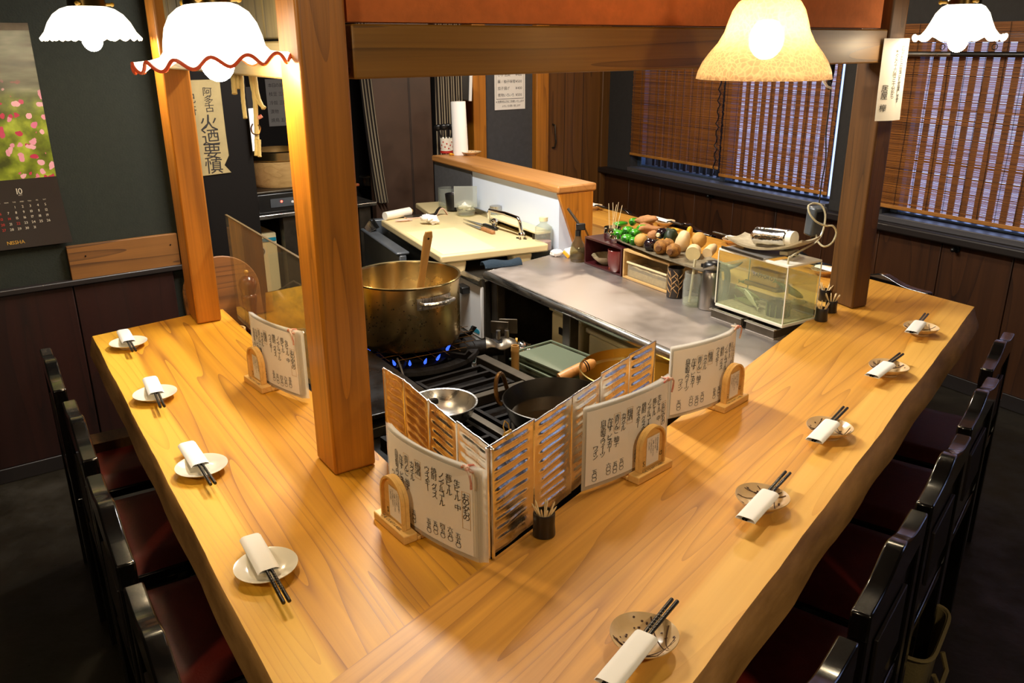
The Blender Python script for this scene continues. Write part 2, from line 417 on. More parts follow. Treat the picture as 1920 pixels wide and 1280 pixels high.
M_root = mat('cut_root_flesh','#ead9a2',.55,var=.06,vscale=20)
M_potato = mat('potato_skin','#c79a50',.7,var=.2,vscale=16,bump=.2,bscale=60)
M_yellow = mat('yellow_squash','#e9a81c',.5,var=.15,vscale=12)
M_stone = mat('mottled_stoneware','#8c8066',.45,var=.45,vscale=22,col2='#4a4232',coat=.2)
M_stoneP = mat('pale_speckled_stoneware','#b8a988',.5,var=.3,vscale=26,col2='#8b7c5e',bump=.2,bscale=80)
M_blueD = mat('dark_bamboo_cup','#1a120e',.4,coat=.3)
M_pick = mat('toothpick_wood','#efd6a6',.7)
M_chop = mat('black_lacquered_chopstick','#15120f',.35,coat=.3)
M_chopD = mat('chopstick_inlay','#8d8578',.4)
M_bronze = mat('aged_bronze','#6b4a22',.35,.9)
M_cord = mat('black_cord','#0d0d0d',.5)
M_airtube = mat('clear_silicone_tube','#d6cda8',.3,trans=.3)
M_straw = mat('pale_straw_rope','#cbb97a',.85,bump=.5,bscale=120)
M_tassel = mat('red_white_twine','#d9c6b0',.8,var=.6,vscale=70,col2='#c33a26')
M_linen = mat('beige_linen','#8d7c50',.9,bump=.4,bscale=160)
M_flame = mat('gas_flame','#1030ff',.5,emit=(.05,.15,1.0),es=1.0)
M_led = mat('red_indicator','#ff2010',.5,emit=(1,.05,.03),es=8)
M_yelB = mat('yellow_printed_bag','#d9a81c',.4,var=.5,vscale=25,col2='#9a7a10',coat=.3)
M_salt = mat('pale_grains','#b9a888',.9,bump=.8,bscale=200,var=.3,vscale=90)
M_daikon = mat('white_radish','#e9e2d2',.45)
M_pink = mat('pink_liquid','#c99a9a',.3)
M_orangeV = mat('orange_jar','#b5582c',.4)
M_brassL = mat('lamp_fitter_brass','#5b4a2a',.3,1)
M_bulb = mat('glowing_bulb','#ffffff',.5,emit=(1.0,.79,.50),es=BULB)
def shade_mat(name, col, es, bump=0):
    m=mat(name,'#f4e6c8',.3,emit=col,es=es,coat=.3,bump=bump,bscale=60); return m
M_shade = shade_mat('lit_milk_glass',(1.0,.90,.70),2.4)
M_shadeR = mat('red_glass_rim','#a03418',.25,emit=(.75,.10,.03),es=.25,coat=.5)
# amber crackled glass: lit through, the network of cracks darker
def crackle():
    m=bpy.data.materials.new('lit_crackle_glass'); m.use_nodes=True; nt=m.node_tree; N=nt.nodes; L=nt.links; p=N['Principled BSDF']
    tc=N.new('ShaderNodeTexCoord'); v=N.new('ShaderNodeTexVoronoi'); v.feature='DISTANCE_TO_EDGE'; v.inputs['Scale'].default_value=105
    nz=N.new('ShaderNodeTexNoise'); nz.inputs['Scale'].default_value=18
    L.new(tc.outputs['Object'],nz.inputs[0]); ad=N.new('ShaderNodeVectorMath'); ad.operation='MULTIPLY_ADD'; ad.inputs[1].default_value=(.03,.03,.03); L.new(nz.outputs['Color'],ad.inputs[0]); L.new(tc.outputs['Object'],ad.inputs[2]); L.new(ad.outputs[0],v.inputs['Vector'])
    r=N.new('ShaderNodeValToRGB'); r.color_ramp.elements[0].position=0; r.color_ramp.elements[0].color=(.80,.64,.44,1); r.color_ramp.elements[1].position=.16; r.color_ramp.elements[1].color=(.46,.35,.24,1)
    L.new(v.outputs['Distance'],r.inputs[0])
    L.new(r.outputs[0],p.inputs['Base Color']); p.inputs['Roughness'].default_value=.3
    b=N.new('ShaderNodeBump'); b.inputs['Strength'].default_value=.4; L.new(v.outputs['Distance'],b.inputs['Height']); L.new(b.outputs[0],p.inputs['Normal'])
    t=N.new('ShaderNodeBsdfTranslucent'); L.new(r.outputs[0],t.inputs[0])
    tr=N.new('ShaderNodeBsdfTransparent'); tr.inputs[0].default_value=(1,.93,.80,1)
    m1=N.new('ShaderNodeMixShader'); m1.inputs[0].default_value=.36; L.new(p.outputs[0],m1.inputs[1]); L.new(t.outputs[0],m1.inputs[2])
    m2=N.new('ShaderNodeMixShader'); m2.inputs[0].default_value=.14; L.new(m1.outputs[0],m2.inputs[1]); L.new(tr.outputs[0],m2.inputs[2])
    L.new(m2.outputs[0],N['Material Output'].inputs[0]); return m
M_crack = crackle()

# ------------------------------------------------------------------ plan of the room
Z = 0.74                                   # counter top
K = Vector((-0.038, 1.247, Z))             # inner corner of the two front arms
FL_ = frame(K.x, K.y, 0, 122.7)            # left arm: x along, y towards the guests
FR_ = frame(K.x, K.y, 0, 53.0)             # right arm: x along, -y towards the guests
FB_ = frame(1.578, 2.709, 0, 120.0)        # back arm: x along, y towards the kitchen
FW_ = frame(2.12, 3.80, 0, 120.0)          # window wall: x along, y into the room
FC_ = frame(-1.993, 2.866, 0, 36.0)        # calendar wall: x along, -y into the room
FF_ = frame(0.70, 6.25, 0, 213.0)          # far wall: x along, y into the room (to be checked)
def wx(x, y, fr):
    o=fr.translation; d=fr.to_3x3()@Vector((1,0,0)); p=onwall(x,y,o,o+d); q=fr.inverted()@p
    return q.x, q.z
CH = 2.35
def struct(name, mb, m, **k): return tag(mb.build(name,m,**k),kind='structure')

inside=[(-5,-2.5),tuple((FW_@Vector((-7.2,-.2,0)))[:2]),tuple((FW_@Vector((4.6,-.2,0)))[:2]),(-5,9)]
b=MB(); b.prism(inside,-.1,0); struct('floor',b,M_floor)
b=MB(); b.prism(inside,CH,CH+.1); struct('ceiling',b,M_ceil)
pn=FW_@Vector((-7.2,-.2,0)); b=MB(); b.prism([(-5,-2.5),(pn.x,pn.y),(pn.x,pn.y-.1),(-5,-2.6)],0,CH); struct('wall_near',b,M_grey)
b=MB(); b.box(-5.1,-5,-2.6,9,0,CH); struct('wall_west',b,M_grey)
pe=FW_@Vector((4.6,-.2,0)); b=MB(); b.prism([(-5,9),(pe.x,pe.y),(pe.x,pe.y+.1),(-5,9.1)],0,CH); struct('wall_north',b,M_black)

# --- calendar wall with wainscot boards, cap rail
CX1=.79
w=MB(); w.box(-4,CX1,0,.12,0,CH); wl=struct('wall_left',w,M_plaster,M=FC_)
x=-2.6
for i in range(9):
    x1=min(x+.372,CX1); b=MB(); b.box(x+.002,x1-.002,-.018,-.001,.06,.735); b.build('wainscot_panel',M_wainL,wl,bevel=.003); x=x1
b=MB(); b.box(-2.6,CX1,-.035,-.001,.735,.757); struct('trim_1',b,M_trim,M=FC_,bevel=.004)
b=MB(); b.box(-2.6,CX1,-.022,-.001,0,.06); struct('baseboard_left',b,M_trim,M=FC_,bevel=.003)
b=MB(); b.box(CX1+.003,CX1+.05,-.05,.12,0,CH); struct('trim_2',b,M_trim,M=FC_,bevel=.004)
b=MB(); b.box(CX1+.053,CX1+.10,-.07,.12,0,CH); struct('trim_3',b,M_postD,M=FC_,bevel=.006)
b=MB(); b.box(CX1+.103,1.135,.0,.05,0,CH); struct('wall_partition',b,M_black,M=FC_,bevel=.003)
# dark passage behind the partition
pa=FC_@Vector((1.135,.05,0)); 
b=MB(); b.box(0,.05,0,2.6,0,CH); struct('wall_passage',b,M_black,M=frame(pa.x-.06,pa.y,0,44))
a0=deep(560,200,7.2); b=MB(); b.box(-2.2,3.2,0,.08,0,CH); struct('wall_pantry',b,M_black,M=frame(-1.1,6.6,0,20))

# --- far wall (cupboard side)
tF=lambda x,y: wx(x,y,FF_)[0]
f1=tF(1125,250); f2=tF(1022,200); f3=tF(998,200); f4=tF(905,200); f5=tF(880,200)
w=MB(); w.box(f3,f4,-.10,0,0,CH); wf=struct('wall_back',w,M_grey,M=FF_)
b=MB(); b.box(-.12,f1,-.10,-.01,0,CH); struct('wall_corner',b,M_grey,M=FF_)
for n,(u0,u1,mm,dp) in enumerate(((f2,f3,M_post,.05),(f4,f5,M_post,.05),(f1-.10,f1+.005,M_postD,.02))):
    b=MB(); b.box(min(u0,u1)+.002,max(u0,u1)-.002,-.10,dp,0,CH); struct('trim_%d'%(n+4),b,mm,M=FF_,bevel=.006)
dr=struct('door_1',MB().box(f1+.006,f2-.004,-.09,.0,.02,2.0),M_door,M=FF_,bevel=.004)
hx,hz=wx(1036,255,FF_)
p=[(hx,.0,hz+.08),(hx,.03,hz+.075),(hx+.004,.036,hz+.03),(hx-.004,.036,hz-.04),(hx,.03,hz-.075),(hx,.0,hz-.08)]
MB().tube(p,.006,8).build('handle',M_steelD,dr)
x=f1+.006
for k in (.33,.66):
    u=f1+(f2-f1)*k; MB().box(u-.0015,u+.0015,.0005,.002,.03,1.98).build('groove',M_trim,dr)

# --- window wall
JX0=2.62; w1a=wx(1570,250,FW_)[0]; w1b=wx(1183,280,FW_)[0]; w2b=wx(1652,405,FW_)[0]
WT=1.64; WB=.772
w=MB()
w.box(-7.2,4.6,-.20,0,0,WB-.03); w.box(-7.2,4.6,-.20,0,WT,CH); w.box(-7.2,-2.2,-.20,0,WB-.03,WT)
w.box(w2b,w1a,-.20,0,WB-.03,WT); w.box(w1b,4.6,-.20,0,WB-.03,WT)
M_greyD=mat('charcoal_plaster','#2c2b2a',.9,bump=.3,bscale=120,var=.12,vscale=30)
wr=struct('wall_right',w,M_greyD,M=FW_)
x=-3.0; k=0
while x<2.84:
    x1=min(x+.345,2.86); b=MB(); b.box(x+.002,x1-.002,.001,.02,.07,.70); b.build('wainscot_panel',M_wain,wr,bevel=.003); x=x1
b=MB(); b.box(-3,2.87,.001,.075,.702,.742); struct('trim_8',b,M_trim,M=FW_,bevel=.008)
b=MB(); b.box(-3,2.87,.001,.022,0,.07); struct('baseboard_right',b,M_trim,M=FW_,bevel=.003)
M_sill=mat('grey_aluminium_sill','#6d6c70',.4,.6)
M_bar=mat('weathered_lattice_bar','#4a4a50',.8)
M_sash=mat('blue_grey_aluminium_sash','#5d6f86',.35,.7)
def window(n, x0, x1):
    o=thing('window_%d'%n,None,None,M=FW_@T(0,0,0),kind='structure')
    b=MB(); b.box(x0,x1,-.19,.03,WB-.03,WB).build('sill',M_sill,o,bevel=.004)
    b=MB()
    for (a,c,d,e) in ((x0,x0+.045,WB,WT),(x1-.045,x1,WB,WT),(x0+.045,x1-.045,WB,WB+.012),(x0+.045,x1-.045,WT-.05,WT)): b.box(a,c,-.10,-.06,d,e)
    mid=(x0+x1)/2; b.box(mid-.025,mid+.025,-.115,-.05,WB,WT)
    b.build('sash_frame',M_sash,o,bevel=.003)
    MB().box(x0+.04,mid-.02,-.085,-.081,WB+.013,WT-.04).build('pane',M_pane,o)
    MB().box(mid+.02,x1-.04,-.075,-.071,WB+.013,WT-.04).build('pane',M_pane,o)
    x=x0+.02
    while x<x1-.01:
        MB().box(x,x+.030,-.17,-.162,WB,WT).build('lattice_bar',M_bar,o); x+=.066
    return o
window(1,w1a,w1b); window(2,-2.2,w2b)
# blinds
M_slat=translucent('bamboo_slat','#c07c34','#804c1e',.45,.6,(1.5,1,260),1.0)
M_slatB=mat('bamboo_bottom_rail','#a9702c',.6,var=.3,vscale=12)
def blind(x0,x1,zt,zb,yy,label,sag=0.0,fold=False):
    o=thing('bamboo_blind',label,'blind',M=FW_@T(0,yy,0),group=None)
    b=MB(); z=zb; i=0
    while z<zt:
        h=random.uniform(.0033,.0046); d=random.uniform(-.004,.004); sl=random.uniform(-.0006,.0006)
        y=random.uniform(-.0008,.0008)
        b.add([(x0+d,y,z),(x1+d,y,z+sl),(x1+d,y,z+h+sl),(x0+d,y,z+h),(x0+d,y-.0018,z),(x1+d,y-.0018,z+sl),(x1+d,y-.0018,z+h+sl),(x0+d,y-.0018,z+h)],
              [(0,3,2,1),(4,5,6,7),(0,1,5,4),(3,7,6,2),(1,2,6,5),(0,4,7,3)]); z+=h+random.choice((.0006,.0010,.0014,.0022))
    tag(b.build('slats',M_slat,o,smooth=0),kind='stuff')
    b=MB(); b.box(x0-.004,x1+.004,-.004,.006,zb-.022,zb-.002).build('bottom_rail',M_slatB,o,bevel=.004)
    n=max(3,int((x1-x0)/.085))
    for k in range(n+1):
        x=x0+.02+(x1-x0-.04)*k/n
        pts=[(x+random.uniform(-.003,.003),.003+.0012*(j%2),zb-.024+(zt-zb+.024)*j/9) for j in range(10)]
        MB().tube(pts,.0011,4).build('cord',M_cord,o)
    return o
xm,_=wx(1343,300,FW_); xq=wx(1360,300,FW_)[0]
blind(xm-.03,w1b-.01,WT+.01,.875,.012,'split bamboo blind left of its neighbour, raised to bare a strip of lattice below')
b2=blind(w1a+.004,xq+.02,WT+.01,.838,.022,'split bamboo blind hanging behind the crackled glass lamp, down to the sill')
b3=blind(-1.6,w2b+.02,WT+.03,.832,.028,'wide split bamboo blind right of the dark post, down to the sill')
# twisted pull cord down the middle of the first window
mx,_=wx(1352,300,FW_)
pts=[(mx+.02+.012*math.sin(j*2.1),.034+.004*math.cos(j*3),1.55-j*.022) for j in range(34)]
o=MB().tube(pts,.004,5).build('pull_cord',M_cord,M=FW_); tag(o,'black pull cord bunched where the two bamboo blinds of one window overlap','cord')
# rod in front of the second blind
b=thing('curtain_rod','black and steel curtain rod across the top of the right-hand blind','rod',M=FW_@T(0,.085,0))
z0=wx(1800,101,FW_)[1]
MB().rod((-1.6,0,z0),(w2b+.045,0,z0),.011,10).build('rod',M_blackP,b)
MB().rod((w2b-.30,0,z0),(w2b-.05,0,z0),.0125,10).build('sleeve',M_steel,b)
for xx in (-.02,.22): MB().tube([(xx+.012*math.cos(a*PI/5),0,z0+.03+.012*math.sin(a*PI/5)) for a in range(10)],.002,5,True).build('ring',M_steelD,b)
MB().box(w2b+.025,w2b+.045,-.083,.0,z0-.01,z0+.01).build('bracket',M_steelD,b)
# black hooks on the wainscot
for (px,py,lb) in ((1340,366,'small black hook on the wainscot below the two-blind window'),(1800,466,'small round black knob on the wainscot below the right-hand blind')):
    hx,hz=wx(px,py,FW_); o=thing('wall_hook',lb,'hook',M=FW_@T(hx,.021,hz))
    MB().cyl(.016,0,.008,14,RX(-90)).build('plate',M_blackP,o)
    MB().cyl(.007,.008,.03,10,RX(-90)).build('stem',M_blackP,o); MB().ball(.011,.011,.011,T(0,.034,0)).build('knob',M_blackP,o)

# ------------------------------------------------------------------ the bar counter
bar=thing('bar_counter','long U-shaped bar counter of thick golden live-edge slabs around the kitchen','counter',(K.x,K.y,0))
def slab(name, poly, fr, m, edges, thick=.066, flare=.016):
    """poly: local outline of the top; edges: indices of sides that are live edges (wavy, flaring outwards)"""
    me_poly=[]; live=[]
    n=len(poly)
    for i in range(n):
        a=Vector(poly[i]); c=Vector(poly[(i+1)%n]); L=(c-a).length
        k=max(1,int(L/.03)) if i in edges else 1
        nr=Vector((c.y-a.y,-(c.x-a.x))).normalized()
        for j in range(k):
            p=a.lerp(c,j/k)
            if i in edges and 0<j<k:
                p=p+nr*(.0035*noise.noise(Vector((j*.11,i*3.1,1)))+.0012*noise.noise(Vector((j*.5,i,4))))
            me_poly.append(p); live.append((nr if i in edges else Vector((0,0)), j if i in edges else 0))
    rows=[]
    for q,(z,fl) in enumerate(((0,0),(-.003,.003),(-.02,flare*.45),(-.042,flare*.85),(-thick+.005,flare),(-thick,flare*.7))):
        row=[]
        for p,(nr,j) in zip(me_poly,live):
            f=fl*(1+.16*noise.noise(Vector((j*.16,q*.25,2)))) if nr.length>0 else 0
            row.append((p.x+nr.x*f,p.y+nr.y*f,Z+z))
        rows.append(row)
    vs=[v for r in rows for v in r]; N=len(me_poly); fs=[tuple(range(N))]
    for r in range(len(rows)-1):
        for i in range(N):
            j=(i+1)%N; fs.append((r*N+j,r*N+i,(r+1)*N+i,(r+1)*N+j))
    fs.append(tuple((len(rows)-1)*N+i for i in range(N-1,-1,-1)))
    mb=MB().add(vs,fs)
    o=mb.build(name,m,bar,M=BASE[bar.name].inverted()@fr,smooth=40)
    o.data.materials.append(M_edge)
    for p in o.data.polygons:
        if abs(p.normal.z)<.8 and p.index>0: p.material_index=1
    return o
iL=FL_.inverted(); iR=FR_.inverted(); iB=FB_.inverted()
def loc2(fr,p): q=fr.inverted()@Vector((p[0],p[1],0)); return (q.x,q.y)
def wld(fr,x,y): q=fr@Vector((x,y,0)); return (q.x,q.y)
def cross(p,d,q,e):
    t=((q[0]-p[0])*e[1]-(q[1]-p[1])*e[0])/(d[0]*e[1]-d[1]*e[0]); return (p[0]+d[0]*t,p[1]+d[1]*t)
uL=(math.cos(R(122.7)),math.sin(R(122.7))); uR=(math.cos(R(53)),math.sin(R(53))); uB=(math.cos(R(120)),math.sin(R(120)))
WL=.417; WR=.414
oL=wld(FL_,0,WL); oR=wld(FR_,0,-WR)
near=cross(oL,uL,oR,uR)                                  # outer tip near the viewer
seam=cross((K.x,K.y),uR,oL,uL)
lend=wld(FL_,1.711,WL); lend2=wld(FL_,1.79,.0)
slab('left_slab',[loc2(FL_,p) for p in ((K.x,K.y),wld(FL_,1.79,0),lend,seam)],FL_,M_slabL,(2,))
fR=(1.578,2.709)
bi=cross(wld(FB_,0,.49),uB,(K.x,K.y),uR)                 # inner corner of right and back arms
bo=cross(fR,uB,(K.x,K.y),uR)
rp=[loc2(FR_,p) for p in (near,fR,bo,seam)]
slab('right_slab',[rp[0],rp[1],rp[2],rp[3]],FR_,M_slabR,(0,),flare=.030)
slab('back_slab',[loc2(FB_,p) for p in (bo,wld(FB_,2.95,0),wld(FB_,2.95,.49),bi)],FB_,M_slabR,(0,))
# boarded fronts under the slabs
MB().box(.10,1.75,.02,.045,.02,.675).build('front_panel',M_wain,bar,M=BASE[bar.name].inverted()@FL_)
MB().box(.02,1.62,-.06,-.03,.02,.675).build('front_panel',M_wain,bar,M=BASE[bar.name].inverted()@FR_)
MB().box(.02,2.9,.40,.43,.02,.675).build('front_panel',M_wain,bar,M=BASE[bar.name].inverted()@FB_)
MB().box(1.5,1.58,.1,.50,.43,.47).build('support_rail',M_postD,bar,M=BASE[bar.name].inverted()@FL_)

# ------------------------------------------------------------------ posts and beams
def post(poly, z0, z1, m, label):
    b=MB(); cx=sum(p[0] for p in poly)/len(poly); cy=sum(p[1] for p in poly)/len(poly)
    b.prism([(p[0]-cx,p[1]-cy) for p in poly],0,z1-z0)
    return tag(b.build('wooden_post',m,M=T(cx,cy,z0),bevel=.006),label,'post')
def quad(a,r,l): return [(a[0],a[1]),(r[0],r[1]),(r[0]+l[0]-a[0],r[1]+l[1]-a[1]),(l[0],l[1])]
cpq=quad((-.372,1.55),(-.294,1.601),(-.43,1.637))
lpq=quad((-1.022,2.567),(-.956,2.610),(-1.095,2.690))
rpq=quad((1.151,2.688),(1.215,2.722),(1.108,2.802))
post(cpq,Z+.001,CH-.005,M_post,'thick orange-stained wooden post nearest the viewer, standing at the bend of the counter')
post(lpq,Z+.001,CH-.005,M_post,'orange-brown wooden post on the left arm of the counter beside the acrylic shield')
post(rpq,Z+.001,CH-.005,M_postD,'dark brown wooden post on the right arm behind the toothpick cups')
def beam(a,c,z0,z1,y0,y1,m,label,name='wooden_beam',trim=(0,0)):
    L=(Vector(c)-Vector(a)).length; fr=frame(a[0],a[1],z0,ang(a,c))
    return tag(MB().box(trim[0],L-trim[1],y0,y1,0,z1-z0).build(name,m,M=fr,bevel=.004),label,'beam')
beam((-.294,1.601),(1.151,2.688),1.532,1.628,.004,.10,M_beam,'long dark-stained beam running from the front post to the right-hand post',trim=(.012,.003))
beam((-.43,1.637),(-1.022,2.567),1.531,1.60,-.09,-.01,M_beamP,'pale knotty beam between the front post and the left post, lit by the red-rimmed lamp',trim=(.012,.008))
# plaster and planks above the beams
L=(Vector((1.151,2.688))-Vector((-.294,1.601))).length
struct('wall_upper',MB().box(.012,L-.02,.02,.09,1.632,CH-.005),M_orange,M=frame(-.294,1.601,0,ang((-.294,1.601),(1.151,2.688))))
L=(Vector((-1.022,2.567))-Vector((-.43,1.637))).length; fr=frame(-.43,1.637,0,ang((-.43,1.637),(-1.022,2.567)))
up=thing('wall_planks',None,None,M=fr,kind='structure')
x=.014; k=0
while x<L-.02:
    x1=min(x+random.choice((.11,.14,.17)),L-.012); MB().box(x+.002,x1-.002,-.085+.008*(k%2),-.025,1.604,CH-.005).build('plank',M_plank,up,bevel=.004); x=x1; k+=1

# ------------------------------------------------------------------ pendant lamps
M_bulbS=mat('dim_glowing_bulb','#ffffff',.5,emit=(1.0,.80,.52),es=BULB*.32)
def lamp(name,label,loc,prof,mod,shade,tilt=(0,0),rim=None,bz=-.004,neck=.045,top=.11,n=64,spin=0,br=.028,bulb=None):
    M=Matrix.Translation(loc)@RX(tilt[0])@RY(tilt[1])@RZ(spin)
    o=thing(name,label,'lamp',M=M)
    s=MB().lathe(prof,n,None,mod).build('shade',shade,o,smooth=60)
    sm=s.modifiers.new('thick','SOLIDIFY'); sm.thickness=.003; sm.offset=0
    if rim:
        r0,z0=prof[-1]; pts=[]
        for i in range(n*2):
            a=2*PI*i/(n*2); rr,zz=mod(r0,z0,a) if mod else (r0,z0); pts.append((rr*math.cos(a),rr*math.sin(a),zz))
        MB().tube(pts,.0032,6,True).build('rim',rim,o)
    f=MB().lathe([(.0,top+.04),(.02,top+.04),(.024,top+.03),(neck+.004,top+.022),(neck+.006,top-.004),(neck+.001,top-.008)],24).build('fitter',M_brassL,o)
    for k in range(3):
        a=k*2*PI/3+.6; d=Vector((math.cos(a),math.sin(a),0))
        MB().rod(d*(neck+.004)+Vector((0,0,top+.006)),d*(neck+.022)+Vector((0,0,top+.006)),.004,8).ball(.006,.006,.006,T(*(d*(neck+.022)+Vector((0,0,top+.006)))),8,6).build('thumbscrew',M_gold,o)
    MB().ball(br,br,br*1.15,T(0,0,bz)).build('bulb',bulb or M_bulb,o)
    MB().cyl(.013,bz+br,top+.02,12).build('socket',M_brassL,o)
    inv=M.inverted(); tp=Vector((loc[0],loc[1],CH-.004)); 
    MB().rod((0,0,top+.038),inv@tp,.006,8).build('stem',M_brassL,o)
    MB().cyl(.04,-.02,0,20,T(*(inv@tp))).build('ceiling_rose',M_brassL,o)
    return o
def ruffle(nw,a0,z0,rmin,rmax,ph=0):
    def f(r,z,a):
        k=max(0,(r-rmin)/(rmax-rmin)); k=min(1,k); return r+a0*k*k*math.cos(nw*a+ph), z+z0*k*k*math.cos(nw*a+ph+.9)
    return f
PL=at(407,113,1.568)
lamp('pendant_lamp','white glass pendant lamp with a wavy red-edged rim, left of the front post',(-.535,1.604,1.566),
     [(.036,.097),(.052,.091),(.068,.079),(.079,.060),(.085,.038),(.088,.020),(.096,.011),(.115,.005),(.131,.001),(.143,-.003)],ruffle(15,.003,.0085,.09,.143),M_shade,(0,-3.5),M_shadeR,bz=-.002,neck=.036,top=.097,n=120,br=.03)
lamp('pendant_lamp','white scalloped glass pendant lamp at the far left above the counter end',(-1.195,2.534,1.612),
     [(.045,.088),(.07,.08),(.09,.066),(.106,.045),(.118,.02),(.131,.0)],ruffle(22,.002,.004,.115,.131),M_shade,(0,0),None,bz=.0,neck=.045,top=.088,n=132)
lamp('pendant_lamp','bell-shaped crackled amber glass pendant lamp in front of the orange wall',(.509,1.757,1.523),
     [(.047,.150),(.058,.143),(.068,.128),(.075,.108),(.081,.088),(.092,.068),(.107,.05),(.120,.032),(.128,.014),(.131,.0)],None,M_crack,(0,0),None,bz=.075,neck=.047,top=.15,br=.034)
lamp('pendant_lamp','white fluted glass pendant lamp beside the paper notice at the right',(1.318,2.60,1.596),
     [(.04,.098),(.056,.09),(.07,.073),(.08,.05),(.09,.03),(.103,.012),(.116,.004),(.121,.007)],ruffle(10,.006,.010,.085,.121),M_shade,(0,0),None,bz=-.002,neck=.04,top=.098,n=100,bulb=M_bulbS)
# ------------------------------------------------------------------ acrylic shield along the left arm
pz=1.086
o=thing('acrylic_shield','clear acrylic splash shield standing on the left arm between the two posts','shield',M=FL_@T(0,-.016,Z))
MB().box(.56,1.635,-.003,.003,.001,pz-Z).build('sheet',M_acryl,o,bevel=.001)
MB().box(.56,1.635,-.0035,.0035,pz-Z+.0003,pz-Z+.0022).build('top_edge',mat('acrylic_edge','#5d4c2e',.4),o)

# ------------------------------------------------------------------ foil screens
def foil(name,label,fr,widths,angs,h,rows,y0,tilt):
    """hinged panels of pressed foil, each with raised horizontal ribs"""
    o=thing(name,label,'foil screen',M=fr@T(0,y0,Z+.001))
    x=0;y=0;
    for i,(wd,a) in enumerate(zip(widths,angs)):
        hh=h[i]; M=T(x,y,0)@RZ(a)
        nr=rows
        def fn(u,v):
            rib=0
            if .12<u<.88:
                ph=(v*nr)%1.0; e=min(1,min((u-.12),(.88-u))/.05)
                if .04<v<.96: rib=-.0026*max(0,math.sin(ph*2*PI))**.7*e
            return (u*wd, rib+.0025*noise.noise(Vector((u*3+i*5,v*4,.3))), v*hh)
        MB().sheet(fn,22,nr*8,.0006,(0,1,0)).build('panel',M_foil,o,M=M,smooth=50)
        MB().tube([(u*wd/8,-.0005+.0012*noise.noise(Vector((u*.9,i,2))),hh+.001+.0012*noise.noise(Vector((u*.9,i,7)))) for u in range(9)],.0018,6).build('rolled_rim',M_foil,o,M=M)
        MB().tube([(wd,.0,hh*q/6) for q in range(7)],.0024,6).build('fold',M_foil,o,M=M)
        x+=wd*math.cos(R(a)); y+=wd*math.sin(R(a))
    MB().tube([(0,0,h[0]*q/6) for q in range(7)],.0032,6).build('corner_fold',M_foil,o)
    return o
foil('foil_screen','pressed foil splash screen facing the left arm, from the counter corner to the front post',FL_,[.125,.125,.125,.085],[-1,-3,-4,4],[.214,.209,.206,.205],11,-.004,0)
foil('foil_screen','pressed foil splash screen along the right arm, ribbed panels stepping back from the counter corner',FR_,[.138,.137,.116,.118,.115],[1,3,2.5,.5,-1],[.215,.209,.210,.218,.222],11,.006,0)
# binder clip at the corner
o=thing('binder_clip','small brass binder clip gripping the foil screens near their corner','clip',M=FR_@T(.062,.010,Z+.210))
MB().prism([(-.006,-.0),(.006,-.0),(.001,.012),(-.001,.012)],-.010,.010,RX(90)@RY(90)).build('body',M_gold,o)
MB().tube([(-.006,0,.008),(-.007,.004,.022),(0,.006,.030),(.007,.004,.022),(.006,0,.008)],.0011,6).build('wire_handle',M_gold,o)

# ------------------------------------------------------------------ saucers with chopsticks in paper sleeves
def saucer_white(M,lb):
    o=thing('saucer',lb,'saucer',M=M,group='white saucers on the left arm')
    MB().lathe([(0,.004),(.022,.004),(.030,.0045),(.040,.009),(.052,.0155),(.0535,.0165),(.0535,.0175),(.050,.0165),(.038,.0105),(.028,.0072),(.018,.0068),(0,.0068)],48).lathe([(.028,.0045),(.027,.0002),(.024,.0002),(.0235,.0045)],32).build('dish',M_white,o,smooth=60)
    return o
M_sauc=mat('beige_painted_saucer','#d8b88a',.3,coat=.4,var=.12,vscale=20)
M_saucB=mat('brown_brush_pattern','#4d2f1c',.5)
def saucer_pat(M,lb,seed,g='patterned saucers on the right arm'):
    rr=random.Random(seed)
    o=thing('saucer',lb,'saucer',M=M,group=g)
    prof=[(0,.005),(.020,.005),(.032,.009),(.044,.017),(.0505,.024),(.0515,.0252),(.0510,.0265),(.0485,.0245),(.040,.0165),(.030,.0105),(.018,.0075),(0,.0072)]
    wob=lambda r,z,a:(r*(1+.012*math.cos(3*a+seed)),z+.0012*math.cos(2*a+seed)*(r/.05)**2)
    MB().lathe(prof,48,None,wob).lathe([(.026,.006),(.025,.0002),(.021,.0002),(.0205,.0055)],24).build('dish',M_sauc,o,smooth=60)
    def zz(r):
        pts=[(0,.0072),(.018,.0075),(.030,.0105),(.040,.0165),(.0485,.0245)]
        for (a,b),(c,d) in zip(pts,pts[1:]):
            if r<=c: return b+(d-b)*(r-a)/(c-a)
        return .0255
    b=MB()
    for k in range(6):                                     # brushed stems
        a0=rr.uniform(0,2*PI); a1=a0+rr.uniform(1.2,2.2); r0=.047; r1=.046
        p0=Vector((r0*math.cos(a0),r0*math.sin(a0))); p1=Vector((r1*math.cos(a1),r1*math.sin(a1))); q=(p0+p1)*.5*rr.uniform(.7,1.0)
        pts=[]
        for i in range(9):
            t=i/8; p=p0*(1-t)**2+q*2*t*(1-t)+p1*t*t; pts.append((p.x,p.y,zz(p.length)+.0003))
        b.tube(pts,.0010,4)
    for k in range(22):                                    # painted berries
        a=rr.uniform(0,2*PI); r=rr.uniform(.026,.046); z=zz(r)
        M2=T(r*math.cos(a),r*math.sin(a),z+.0006)@RZ(math.degrees(a))@RY(-38 if r>.034 else -18)
        b.ball(rr.uniform(.0016,.0026),rr.uniform(.0016,.0026),.0005,M2,8,4)
    b.build('painted_pattern',M_saucB,o,smooth=60)
    return o
